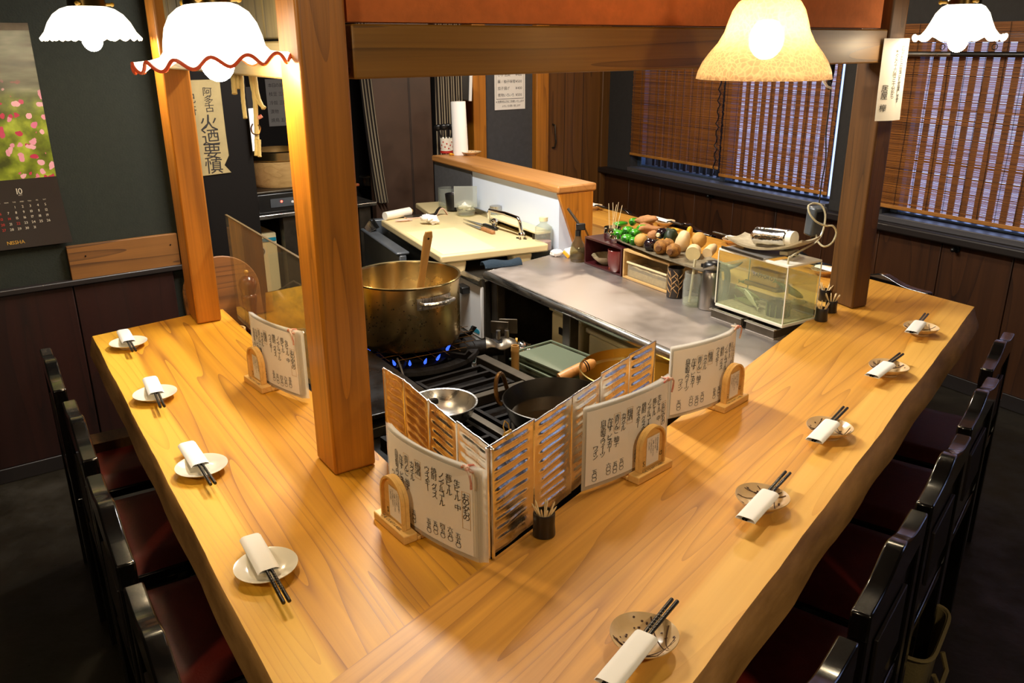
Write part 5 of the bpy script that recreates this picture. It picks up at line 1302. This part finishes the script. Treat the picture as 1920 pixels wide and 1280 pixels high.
for da in (138,-42):
    pts=[(r-.003,-.035,H-.028),(r+.010,-.036,H-.016),(r+.018,-.030,H+.020),(r+.02,-.012,H+.042),(r+.02,.012,H+.042),(r+.018,.030,H+.020),(r+.010,.036,H-.016),(r-.003,.035,H-.028)]
    MB().tube(spline(pts,5),.0062,8).build('loop_handle',M_bronze,wk,M=RZ(da))
    for s in (-.035,.035):
        for dz in (-.020,-.034): MB().ball(.0045,.0045,.004,T(r-.007,s*.75,H+dz+.0),8,5).build('rivet',M_iron,wk,M=RZ(da))
q=deep(1194,690,2.60)
o=thing('wide_pan','wide golden steel pan with a stepped rim below the worktable edge','pan',(q.x,q.y,q.z-.13))
r=.180; H=.13
MB().lathe([(0,.001),(r-.02,.001),(r-.012,.008),(r-.010,H-.035),(r-.001,H-.03),(r,H),(r-.003,H+.002),(r-.004,H-.028),(r-.013,H-.034),(r-.015,.01),(0,.005)],64).build('body',M_brass,o,smooth=40)
tag(MB().rod((q.x-.19,q.y+.0,.43),(q.x-.19,q.y,.45),.01).build('prop',M_iron),None,None) if False else None
o2=thing('side_cabinet','low dark cabinet under the worktable edge carrying the wide golden pan','cabinet',(q.x,q.y,0),30)
MB().box(-.17,.17,-.19,.17,.0,q.z-.132).build('body',M_range,o2,bevel=.004); MB().box(-.165,.165,-.205,-.191,.04,q.z-.16).build('door',M_steelD,o2,bevel=.003)
a=at(1062,702,.60); c=at(1105,683,.62)
d=(c-a).normalized(); 
o=thing('rolling_pin','turned wooden pan handle with two dark rings, leaning beside the golden pan','handle',M=align(a-d*.03,c+d*.02)); LL=(c-a).length+.05
MB().lathe([(0,0),(.014,.002),(.017,LL*.25),(.0185,LL*.6),(.016,LL*.92),(.010,LL),(0,LL)],18).build('grip',M_ledge,o,smooth=60)
for k in (.70,.76): MB().lathe([(.0186,LL*k),(.0188,LL*k+.002),(.0184,LL*k+.004)],18).build('burnt_ring',M_iron,o)
q=deep(830,768,2.26)
o=thing('steel_bowl','small steel mixing bowl on the range grate','bowl',(q.x,q.y,.6135))
r=.094; H=.066
MB().lathe([(0,.001),(.030,.001),(.060,.014),(.082,.036),(r-.002,H),(r+.002,H+.001),(r+.002,H+.003),(r-.003,H+.002),(.080,.037),(.058,.016),(.030,.004),(0,.004)],44).build('body',M_steel,o,smooth=50)

# ------------------------------------------------------------------ left: kitchen shelf behind the acrylic shield
ls=thing('prep_shelf','dark steel prep shelf behind the acrylic shield','shelf',M=FL_)
MB().box(.84,1.72,-.34,-.03,.645,.66).build('top',M_range,ls,bevel=.003)
for (x,y) in ((.88,-.05),(1.68,-.06),(1.68,-.31)): MB().box(x-.015,x+.015,y-.015,y+.015,0,.644).build('leg',M_steelD,ls)
ZK=.6605
p=at(474,618,ZK); q=p
o=thing('pepper_mill','turned dark red-brown wooden pepper mill behind the acrylic shield','pepper mill',M=T(p.x,p.y,ZK+.0))
MB().lathe([(0,.0005),(.030,.0005),(.030,.012),(.025,.02),(.020,.06),(.024,.10),(.027,.118),(.027,.126),(.022,.130),(.028,.150),(.031,.163),(.027,.180),(.016,.192),(0,.195)],26).build('body',M_woodR,o,smooth=60)
MB().cyl(.004,.1945,.200,8).ball(.008,.008,.008,T(0,0,.207),10,7).build('finial',M_gold,o)
p=at(440,628,ZK)
o=thing('round_top_board','tan wooden board with a rounded top leaning behind the pepper mill','board',M=frame(p.x,p.y,ZK+.0005,36)@T(0,.06,0)@RX(-8))
n=20; MB().prism([(-.13,0)]+[(-.13*math.cos(PI*i/n),.14+.12*math.sin(PI*i/n)) for i in range(n+1)]+[(.13,0)],-.008,.008,RX(90)).build('board',M_board,o,bevel=.003)
p=at(466,640,ZK); jar(Vector((p.x-.02,p.y-.075,ZK)),.040,.07,'pale wooden cup in front of the pepper mill','cup',M_boxw,None,0,None,'wooden_cup',.98,.006)
p=at(515,640,ZK); jar(Vector((p.x+.03,p.y+.05,ZK)),.060,.14,'cloudy plastic tub with grey powder behind the left menu booklet','tub',glass('cloudy_tub',(.8,.8,.75),.8,.1,.25,(.7,.7,.62)),M_greyP,.35,None,'plastic_tub',.99)
p=at(548,665,ZK); o=thing('snack_bag','yellow printed plastic bag standing behind the acrylic shield','bag',M=frame(p.x,p.y,ZK+.0005,40))
MB().sheet(lambda u,v:((u-.5)*.15*(1-.1*abs(2*v-1)),-.032*math.sin(PI*v)*math.sin(PI*u)**.5,v*.22),14,12,.055*0+.004,(0,1,0)).sheet(lambda u,v:((u-.5)*.15*(1-.1*abs(2*v-1)),.032*math.sin(PI*v)*math.sin(PI*u)**.5,v*.22),14,12,.004,(0,1,0)).build('film',M_yelB,o,smooth=60)
p=at(556,705,ZK); o=thing('wrapped_bottle','dark bottle wrapped in wrinkled plastic behind the acrylic shield','bottle',M=T(p.x+.03,p.y-.03,ZK+.0005))
MB().lathe([(0,.001),(.034,.001),(.037,.02),(.035,.09),(.020,.13),(.016,.145),(.024,.152),(.018,.156),(0,.158)],22,None,lambda r,z,a:(r*(1+.06*math.sin(7*a+z*40)),z)).build('body',glass('wrinkled_wrap',(.35,.33,.25),1.2,.08,.25,(.3,.28,.2)),o); MB().cyl(.026,.004,.10,18).build('contents',M_egg,o)

# ------------------------------------------------------------------ dim back room seen left and right of the front post
Q0=at(478,405,.76); Q1=at(692,379,.76); ra=ang(Q0,Q1)
QF=frame(Q0.x,Q0.y,0,ra); QL=(Q1-Q0).length+.05
ws=thing('back_shelf','steel shelf table in the dim back room','shelf',M=QF)
MB().box(-.08,QL,0,.45,.735,.757).build('top',M_steel,ws,bevel=.004)
for x in (.16,QL-.1): MB().box(x,x+.07,.03,.09,0,.734).build('leg',M_steelD,ws)
hb=thing('induction_hob','black induction hob with red lights on the back room shelf','hob',M=QF@T(.16,.03,.7575))
MB().box(-.13,.42,0,.38,0,.105).build('body',M_blackP,hb,bevel=.008); MB().box(-.13,.42,-.005,.385,.106,.118).build('top_plate',M_steelD,hb,bevel=.003)
MB().box(-.06,.14,-.004,-.0005,.03,.075).build('control_panel',M_greyP,hb)
for x in (.0,.105,.125): MB().ball(.006,.003,.006,T(x,-.005,.058),8,5).build('red_light',M_led,hb)
MB().ball(.008,.003,.008,T(.06,-.006,.050),8,5).build('knob',M_plast,hb)
pt=thing('lidded_pot','steel pot with a brown base on the induction hob','pot',M=QF@T(.24,.22,.8757+.0005))
MB().lathe([(0,.001),(.15,.001),(.16,.02),(.16,.135),(.150,.140),(0,.140)],36).build('body',M_boxw,pt); MB().lathe([(.161,.1405),(.168,.145),(.166,.185),(.15,.19),(.15,.15)],36).build('steel_rim',M_pot,pt)
o=thing('red_board','red and white board standing on the left of the induction hob','board',M=QF@T(-.02,-.01,.7575)@RZ(80))
MB().box(-.0,.16,-.012,.0,0,.21).build('white_face',M_plast,o,bevel=.01); MB().box(-.0,.16,-.028,-.0125,0,.215).build('red_face',M_inkR,o,bevel=.01)
wm=thing('ice_maker','cream-fronted kitchen appliance with a round emblem under the back room shelf','appliance',M=QF@T(-.03,.10,0))
MB().box(-.06,.17,0,.40,.02,.64).build('body',M_ply,wm,bevel=.008); MB().box(-.055,.165,-.004,-.0005,.595,.615).build('blue_stripe',M_teal,wm); emblem(wm,T(.075,-.0006,.545)@RX(90),.026)
o=thing('steel_canister','ribbed steel canister on the floor side of the back room','canister',(-.80,2.95,.0))
MB().lathe([(0,.3),(.09,.3),(.095,.32),(.092,.40),(.097,.41),(.092,.42),(.092,.50),(.097,.51),(.092,.52),(.090,.60),(.08,.62),(0,.625)],30).build('body',M_steel,o); MB().tube([(-.085,0,.6),(-.10,0,.72),(0,0,.78),(.10,0,.72),(.085,0,.6)],.004,6).build('bail',M_steelD,o); MB().cyl(.11,0,.299,20).build('plinth',M_range,o)
# things right of the post on the back shelf
q=at(680,353,.7575); o=thing('steel_cup','patterned metal cup on the back room shelf','cup',M=T(q.x+.02,q.y+.12,.758)); MB().lathe([(0,.001),(.035,.001),(.04,.05),(.06,.055),(.058,.058),(.036,.052),(.03,.005),(0,.005)],22).build('body',M_steelD,o)
for k in range(3):
    tag(MB().lathe([(0,0),(.009,.003),(.006,.05),(0,.075)],10,RY(90)).build('carrot',M_yellow if k==1 else M_orangeV,M=frame(q.x-.10+.03*k,q.y+.02+.03*k,.767,20+50*k)),'orange carrot stick on the back room shelf, '+('left','middle','right')[k]+' of three','carrot','carrot sticks')
# wall papers in the back room
def paper(name,lb,M,w,h,m,cat='paper',lines=0,seed=0,txt=None,size=.02):
    o=thing(name,lb,cat,M=M)
    MB().box(-w/2,w/2,-.002,0,-h,0).build('sheet',m,o)
    return o
A1=onwall(500,155,Q0+Vector((0,.9,0)),Q1+Vector((0,.9,0))); 
FP=frame(A1.x,A1.y,A1.z,ra)
pw=struct('wall_pantry_side',MB().box(-1.2,.75,.002,.06,-A1.z,CH-A1.z),M_black,M=FP)
o=paper('wall_notice','grey handwritten sheet on the dark back room wall',FP@T(.09,0,.02),.20,.27,mat('grey_sheet','#6f6c68',.8))
f=lambda u,v:(u,-.0026,v)
for i,tx in enumerate(('本日のおすすめ','枝豆 三〇〇','冷奴 三〇〇','漬物','焼鳥 五〇〇')): hline(MB(),tx,-.085,-.045-.05*i,.026,f).build('text_line',M_ink,o,smooth=0)
o=paper('wall_notice','blank grey sheet left of the handwritten one in the back room',FP@T(-.16,0,-.02),.15,.26,mat('dim_sheet','#4a4846',.8))
o=paper('wall_notice','narrow white card on the edge of the dark passage behind the straw',frame(*deep(471,203,3.4),60),.035,.17,M_plast)

# ------------------------------------------------------------------ brown panel, striped curtains, dispenser
BPa=onwall(816,300,*[(FF_@Vector((1.15,.30,0)))[:2],(FF_@Vector((2.15,.30,0)))[:2]])
BF=frame(BPa.x,BPa.y,0,33)
pl=wx(700,300,BF)[0]; 
b=MB(); b.box(pl,-.012,0,.06,0,CH); bp=struct('wall_kitchen',b,M_brown,M=BF,bevel=.004)
for k in (.38,.40): MB().box(pl*(k),pl*k+.004,-.002,-.0003,.05,CH-.05).build('panel_joint',M_trim,bp)
M_cur=mat('dark_curtain_cloth','#2a1f18',.9); 
def curtain(lb,x0,x1,zt,zb,fr,sweep,seed,n):
    o=thing('striped_curtain',lb,'curtain',M=fr)
    L=x1-x0
    def fn(u,v,o=0): 
        k=1-v; xx=x0+u*L+sweep*k*k
        return (xx,.035*math.sin(u*n*2*PI+.5*math.sin(v*3+seed))*(.6+.4*k)+o,zb+v*(zt-zb))
    MB().sheet(lambda u,v:fn(u,v),n*14,16,.0016,(0,-1,0)).build('cloth',M_cur,o,smooth=80)
    m=mat('curtain_stripe_light','#b9a98a',.9)
    for k in range(n*5):
        u0=(k+.25)/(n*5); du=.34/(n*5)
        MB().sheet(lambda u,v:fn(u0+u*du,v,-.0012),3,16,.0006,(0,-1,0)).build('stripe',m,o,smooth=80)
    return o
curtain('dark curtain with pale stripes right of the brown panel behind the mug',.01,wx(862,200,BF)[0],1.95,.55,BF@T(0,-.02,0),0,1,5)
xa,_=wx(681,250,BF)
curtain('striped curtain drawn to the left of the brown panel',xa-.02,pl-.015,1.95,.72,BF@T(0,-.03,0),.07,2,3)
dk=struct('wall_recess',MB().box(.0,wx(879,200,BF)[0],.07,.09,0,CH),M_black,M=BF)
q=onwall(871,163,(BF@Vector((0,.0,0)))[:2],(BF@Vector((1,.0,0)))[:2]); o=thing('towel_dispenser','dark dispenser with a white front edge beside the brown wall post','dispenser',M=T(*q)@RZ(20)@RY(3))
MB().box(-.045,.015,-.04,.07,-.075,.085).build('body',M_blackP,o,bevel=.003); MB().box(.0155,.035,-.045,.045,-.08,.09).build('front',M_plast,o,bevel=.003)
# price list on the far wall
hx=(wx(926,170,FF_)[0]+wx(983,170,FF_)[0])/2; ww=abs(wx(926,170,FF_)[0]-wx(983,170,FF_)[0]); zb=wx(955,205,FF_)[1]
o=thing('price_list','white handwritten price list on the grey far wall','notice',M=FF_@T(hx,.006,zb+.36)@RZ(180))
MB().box(-ww/2,ww/2,-.004,0,-.36,0).build('sheet',M_paper,o)
b=MB(); f=lambda u,v:(u,-.0046,v)
for i,(t,pr) in enumerate((('日本酒 冷・燗','¥600'),('刺身 三点','¥900'),('小芋 田楽','¥450'),('蕪 / 柚子味噌','¥500'),('茄子揚げ','¥400'),('煮物いろいろ','¥500'))):
    hline(b,t,-ww*.40,-.06-.043*i,.024,f); hline(b,pr,ww*.18,-.06-.043*i,.024,f)
hline(b,'※消費税は別に頂戴いたします',0,-.315,.018,f,center=True); hline(b,'よろしくお願い致します',.01,-.342,.016,f,center=True)
for (u0,u1,v0,v1) in ((-ww*.45,-ww*.445,-.29,-.01),(ww*.445,ww*.45,-.29,-.01),(-ww*.45,ww*.45,-.292,-.289)): b.add([f(u0,v0),f(u1,v0),f(u1,v1),f(u0,v1)],[(0,1,2,3)])
b.build('handwriting',M_ink,o,smooth=0)

# ------------------------------------------------------------------ talisman, straw, notice, plaque, calendar
xt0,zt=wx(362,150,FC_); xt1,_=wx(414,150,FC_); zb=wx(405,328,FC_)[1]
o=thing('paper_talisman','aged fire-prevention paper talisman with brushed characters beside the left post','talisman',M=FC_@T((xt0+xt1)/2-.030,-.003,zt))
w=.155; h=zt-zb
MB().prism([(-w/2,0),(w/2,0),(w/2,-h*.55),(w/2+.002,-h*.80),(w/2-.02,-h*.90),(w/2+.004,-h*.985),(-w/2,-h)],-.0005,.0005,RX(90)).build('sheet',M_paperO,o)
b=MB(); f=lambda u,v:(u,-.0012,v)
vline(b,'阿多古',w*.16,-.030,.036,f,1.0,.05,1.1); vline(b,'火迺要慎',w*.10,-.135,.068,f,.98,.04,1.1); vline(b,'祀符',-w*.30,-.045,.042,f,1.3,.05)
b.build('brush_lettering',M_ink,o,smooth=0)
bo_=Vector((-.43,1.637,0)); bd_=(Vector((-1.022,2.567,0))-bo_).normalized(); bn_=Vector((bd_.y,-bd_.x,0))
bb=onwall(468,128,bo_+bn_*.10,bo_+bn_*.10+bd_); SD=(bb-EYE).dot(FWD)+.012
o=thing('straw_ornament','pale twisted straw hanging behind the knotty beam left of the front post','straw ornament',M=T(*deep(468,140,SD)))
inv=BASE[o.name].inverted()
def px(pts,d=None):
    d=d or SD
    return [inv@deep(x,y,d) for x,y in pts]
def px_(pts,d=2.55): return [inv@deep(x,y,d) for x,y in pts]
for pts,r in (([(452,132),(454,160),(456,190),(460,222)],.0085),([(472,132),(476,170),(479,200),(481,240),(482,262)],.0095),([(480,262),(481,275),(480,292)],.0075),([(486,262),(486,278),(487,294)],.0075),([(478,140),(484,180),(494,204)],.0075),([(468,136),(474,168),(483,190),(497,203)],.007),([(436,130),(438,150),(440,176)],.011),([(446,130),(446,150),(446,166)],.008)):
    MB().tube(spline(px(pts),5),r*.62,8,rf=lambda t:1+.06*math.sin(t*40)).build('straw_strand',M_straw,o)
MB().tube(spline(px([(474,232),(471,240),(474,250),(484,252),(488,240),(484,234)],SD-.02),4),.0018,5).build('tie',M_bronze,o)
MB().tube(spline(px([(479,222),(486,220),(491,217)]),4),.005,6).build('twig',M_tassel,o)
# notice on the right post
ra_=Vector((1.151,2.688,0)); rr_=Vector((1.215,2.722,0)); pf=frame(ra_.x,ra_.y,0,20)
tl=onwall(1652,72,ra_,ra_+pf.to_3x3()@Vector((1,0,0))); bl_=onwall(1632,226,ra_,ra_+pf.to_3x3()@Vector((1,0,0)))
o=thing('paper_notice','white handwritten paper notice hanging on the dark right-hand post','notice',M=frame(tl.x,tl.y,tl.z,20)@T(0,-.014,0))
w=.104; h=(tl.z-bl_.z)
bend=lambda x,z:-.010*math.sin(PI*min(1,max(0,x/w)))-.012*(z/h)**2*.5+.006*(x/w)
MB().sheet(lambda u,v:(u*w,bend(u*w,(1-v)*h),-(1-v)*h),10,10,.0005,(0,-1,0)).build('sheet',M_paper,o,smooth=60)
f=lambda u,v:(u,bend(u,-v)-.0014,v)
b=MB()
vline(b,'四月から日曜日も営業します',.074,-.022,.0165,f,1.0,.05); vline(b,'＊夕方十六時三十分から',.050,-.030,.0160,f,1.0,.05); vline(b,'お知らせ',.092,-.028,.012,f,1.3,.05)
vline(b,'居屋 欅',.021,-.135,.024,f,1.05,.06)
b.build('handwriting',M_ink,o,smooth=0)
# wooden plaque board on the calendar wall
x0,z1=wx(122,463,FC_); x1,z2=wx(328,437,FC_); zb0=wx(131,527,FC_)[1]
o=thing('plaque_board','plain brown wooden board on the green wall above the black rail','board',M=FC_@T(x0,-.025,zb0+.004))
MB().box(0,x1-x0,0,.022,0,z1-zb0).build('board',M_board,o,bevel=.002)
for (x,z) in ((x1-x0-.03,.09),(.06,.09)): MB().ball(.003,.002,.003,T(x,-.001,z),8,5).build('nail',M_iron,o)
o=tag(MB().box(-.008,.008,-.012,0,-.05,.05).build('light_switch',M_plast,M=FC_@T(CX1+.02,-.052,wx(334,468,FC_)[1]),bevel=.003),'thin cream switch strip at the right end of the wooden board','switch')
# calendar: photograph above, two months below
xr,zc1=wx(52,50,FC_); zph=wx(100,330,FC_)[1]; zb=wx(126,440,FC_)[1]; xr2,_=wx(104,325,FC_); xr=xr2
cw=.62; 
def cal_photo():
    m=bpy.data.materials.new('printed_flower_photo'); m.use_nodes=True; nt=m.node_tree; N=nt.nodes; L=nt.links; p=N['Principled BSDF']; p.inputs['Roughness'].default_value=.35
    tc=N.new('ShaderNodeTexCoord'); sp=N.new('ShaderNodeSeparateXYZ'); L.new(tc.outputs['Object'],sp.inputs[0])
    def ramp(src,els):
        r=N.new('ShaderNodeValToRGB'); 
        while len(r.color_ramp.elements)<len(els): r.color_ramp.elements.new(.5)
        for e,(q,c) in zip(r.color_ramp.elements,els): e.position=q; e.color=srgb(c)
        L.new(src,r.inputs[0]); return r.outputs[0]
    n=N.new('ShaderNodeTexNoise'); n.inputs['Scale'].default_value=16; n.inputs['Detail'].default_value=6; L.new(tc.outputs['Object'],n.inputs[0])
    n2=N.new('ShaderNodeTexNoise'); n2.inputs['Scale'].default_value=5; n2.inputs['Detail'].default_value=3; mp=N.new('ShaderNodeMapping'); mp.inputs['Scale'].default_value=(1,1,4); L.new(tc.outputs['Object'],mp.inputs[0]); L.new(mp.outputs[0],n2.inputs[0])
    green=ramp(n.outputs['Fac'],((.3,'#39400f'),(.5,'#6f7d1c'),(.7,'#a9b43a')))
    sky=ramp(n2.outputs['Fac'],((.3,'#1c1d12'),(.6,'#6a6a52'),(.75,'#8d8c74')))
    mr=N.new('ShaderNodeMapRange'); mr.inputs[1].default_value=-.30; mr.inputs[2].default_value=-.20; L.new(sp.outputs['Z'],mr.inputs[0])
    mx=N.new('ShaderNodeMix'); mx.data_type='RGBA'; L.new(mr.outputs[0],mx.inputs[0]); L.new(green,mx.inputs[6]); L.new(sky,mx.inputs[7])
    v=N.new('ShaderNodeTexVoronoi'); v.inputs['Scale'].default_value=38; av=N.new('ShaderNodeVectorMath'); av.operation='MULTIPLY_ADD'; av.inputs[1].default_value=(.05,.05,.05); L.new(n.outputs['Color'],av.inputs[0]); L.new(tc.outputs['Object'],av.inputs[2]); L.new(av.outputs[0],v.inputs['Vector'])
    lt=N.new('ShaderNodeMath'); lt.operation='LESS_THAN'; lt.inputs[1].default_value=.42; L.new(v.outputs['Distance'],lt.inputs[0])
    sc=N.new('ShaderNodeSeparateColor'); L.new(v.outputs['Color'],sc.inputs[0])
    g=N.new('ShaderNodeMath'); g.operation='GREATER_THAN'; g.inputs[1].default_value=.35; L.new(sc.outputs[0],g.inputs[0])
    band=N.new('ShaderNodeMapRange'); band.inputs[1].default_value=-.16; band.inputs[2].default_value=-.24; L.new(sp.outputs['Z'],band.inputs[0])
    ml=N.new('ShaderNodeMath'); ml.operation='MULTIPLY'; L.new(lt.outputs[0],ml.inputs[0]); L.new(g.outputs[0],ml.inputs[1])
    m2=N.new('ShaderNodeMath'); m2.operation='MULTIPLY'; L.new(ml.outputs[0],m2.inputs[0]); L.new(band.outputs[0],m2.inputs[1])
    pink=ramp(sc.outputs[1],((.2,'#b0294a'),(.5,'#c9688a'),(.9,'#d9a0a8')))
    mz=N.new('ShaderNodeMix'); mz.data_type='RGBA'; L.new(m2.outputs[0],mz.inputs[0]); L.new(mx.outputs[2],mz.inputs[6]); L.new(pink,mz.inputs[7])
    L.new(mz.outputs[2],p.inputs['Base Color']); return m
o=thing('wall_calendar','wall calendar with a flower field photo above two months on dark paper','calendar',M=FC_@T(xr,-.004,zc1))
hp=zc1-zph; hb_=.245
MB().box(-cw,0,-.003,.0,-hp,0).build('photo',cal_photo(),o)
MB().box(-cw,0,-.0045,-.0032,-.012,.012).build('hanging_strip',M_steelD,o)
pd=MB().sheet(lambda u,v:(-cw+u*(cw+.012*(1-v)),-.004-.014*(1-v)**2,-hp-hb_*(1-v)),4,8,.001,(0,-1,0)).build('month_sheet',mat('dark_printed_paper','#1a100c',.45),o,smooth=60)
fcal=lambda u,v:(u,-.0062-.014*min(1,max(0,(-hp-v)/hb_))**2,v)
def month(b,br,x,y,first,days,red,hd,step=.0245,sz=.0125):
    hline(b,hd,x+3*step,y+.045,.030,fcal,center=True)
    for i,d in enumerate(('SUN','MON','TUE','WED','THU','FRI','SAT')): hline(b,d,x+i*step,y+.016,.0058,fcal,center=True)
    for d in range(1,days+1):
        k=first+d-1; c=k%7; r_=k//7
        hline(br if (c==0 or d in red) else b,str(d),x+c*step,y-r_*.0195-.004,sz,fcal,center=True)
b=MB(); br=MB()
month(b,br,-.20,-hp-.097,2,31,(14,22),'10'); month(b,br,-.46,-hp-.097,0,30,(16,23),'9')
hline(b,'OCT',-.20+3*.0245,-hp-.058,.006,fcal,center=True); hline(b,'2019',-.235,-hp-.064,.010,fcal,center=True)
b.build('dates',M_inkW,o,smooth=0); br.build('red_dates',M_inkR,o,smooth=0)
g=MB(); hline(g,'NISSHA',-.20,-hp-.228,.018,fcal); g.build('maker_name',M_gold,o,smooth=0)

# ------------------------------------------------------------------ chairs, one per place
def make_chair(lb,group):
    """origin on the floor under the middle of the back; x across, y forward to the counter"""
    o=thing('lacquer_chair',lb,'chair',group=group)
    W_=.195
    for s in (-1,1):
        MB().prism([(-.018,-.016),(.018,-.016),(.018,.016),(-.018,.016)],0,.735,T(s*(W_-.02),0,0)).build('rear_leg',M_lacq,o,bevel=.003)
        MB().prism([(-.018,-.018),(.018,-.018),(.018,.018),(-.018,.018)],0,.385,T(s*(W_-.022),.36,0)).build('front_leg',M_lacq,o,bevel=.003)
        MB().box(s*(W_-.022)-.011,s*(W_-.022)+.011,.018,.341,.14,.165).build('stretcher',M_lacq,o)
    MB().box(-W_,W_,-.012,.385,.386,.412).build('seat_frame',M_lacq,o,bevel=.004)
    MB().grid(lambda u,v:((u-.5)*2*(W_-.006),.020+v*.360,.4125+.028*min(1,8*u*(1-u)*2)**.6*min(1,8*v*(1-v)*2)**.6),14,14).build('seat',M_seat,o,smooth=80)
    n=26; prof=[]
    for i in range(n+1):
        x=-W_+2*W_*i/n; t=i/n
        z=.7375+.026*math.exp(-((t-.5)/.17)**2)
        prof.append((x,z))
    MB().prism([(-W_,.685)]+prof+[(W_,.685)],-.0165,.0165,RX(90)).build('top_rail',M_lacq,o,bevel=.004)
    MB().box(-W_+.04,W_-.04,-.008,.008,.42,.684).build('back_panel',M_lacq,o,bevel=.003)
    MB().box(-.10,.10,-.0165,-.0085,.50,.63).build('inset_panel',M_trim,o,bevel=.002)
    return o
RC=[((1881,622),(1902,622),(1840,691),(1863,696)),((1857,707),(1884,711),(1785,796),(1815,804)),((1799,811),(1826,818),(1712,941),(1745,951)),((1710,945),(1749,965),(1589,1149),(1628,1158))]
LC=[((77,651),(97,651),(97,735),(121,732)),((117,752),(141,749),(153,864),(184,859)),((160,893),(190,885),(216,1066),(256,1052))]
def mid4(c,z=.737): 
    a=(at(*c[0],z)+at(*c[1],z))/2; e=(at(*c[2],z)+at(*c[3],z))/2; return (a+e)/2
rp_=[mid4(c) for c in RC]; lp_=[mid4(c) for c in LC]
st_=(rp_[3]-rp_[2]); a5=(at(1572,1188,.737)+at(1612,1204,.737))/2; dR=Vector((math.cos(R(52.5)),math.sin(R(52.5)),0)); rp_.append(a5-dR*.195)
a4=(at(230,1100,.737)+at(269,1089,.737))/2; dL=Vector((math.cos(R(122.7)),math.sin(R(122.7)),0)); lp_.append(a4-dL*.195)
ordn=('farthest','second from the far end','third from the far end','fourth from the far end','nearest the viewer')
first=None
for side,ps,az,oo in (('right',rp_,52.5+0,(0,1,2,3,4)),('left',lp_,122.7+180,(0,1,2,4))):
    for k,p in enumerate(ps):
        lb='black lacquered chair with dark red seat, %s side, %s'%(side,ordn[oo[k]])
        # forward (local y) must face the counter
        M=frame(p.x,p.y,0,az)
        if first is None: first=make_chair(lb,'lacquered chairs at the counter'); first.matrix_world=M; BASE[first.name]=M
        else: copy_tree(first,M,lb,'lacquered chairs at the counter')
for k,(x,y) in enumerate(((.47+.115,4.659-.235),(.742+.10,4.232-.20),(1.19,3.44),(1.40,2.99+.06))):
    d=FB_.to_3x3()@Vector((0,-1,0))
    lb='black chair back showing beyond the back arm, '+('farthest of four','third from the right post','second from the right post','nearest the right post')[k]
    copy_tree(first,frame(x+d.x*.02,y+d.y*.02,0,120),lb,'chairs along the back arm')
# cloth-lined baskets under two chairs
def basket(p,rz,lb):
    o=thing('storage_basket',lb,'basket',(p.x,p.y,0.001),rz,'baskets under the chairs')
    n=40
    def ring(sx,sy,z): 
        out=[]
        for i in range(n):
            a=2*PI*i/n; c,s=math.cos(a),math.sin(a); k=.35
            out.append((sx*math.copysign(abs(c)**k,c),sy*math.copysign(abs(s)**k,s),z))
        return out
    rows=[ring(.10,.075,.002),ring(.105,.08,.01),ring(.12,.09,.20),ring(.125,.095,.235),ring(.120,.09,.236),ring(.115,.085,.20),ring(.10,.075,.016)]
    vs=[v for r_ in rows for v in r_]; fs=[tuple(range(n-1,-1,-1))]
    for j in range(len(rows)-1):
        for i in range(n): fs.append((j*n+i,j*n+(i+1)%n,(j+1)*n+(i+1)%n,(j+1)*n+i))
    fs.append(tuple((len(rows)-1)*n+i for i in range(n)))
    MB().add(vs,fs).build('body',M_linen,o,smooth=60)
    MB().tube([(x*1.01,y*1.01,.237) for x,y,z in rows[3]],.005,6,True).build('rolled_hem',M_linen,o)
    MB().tube([(-.05,-.098,.16),(-.04,-.115,.12),(.04,-.115,.12),(.05,-.098,.16)],.006,6).build('handle',M_linen,o)
p=at(200,1112,.19); basket(Vector((p.x+.085,p.y+.06,0)),122,'beige cloth basket on the floor behind the left-hand chairs')
p=at(1712,1205,.19); basket(Vector((p.x-.03,p.y+.02,0)),53,'beige cloth basket on the floor behind the right-hand chairs')
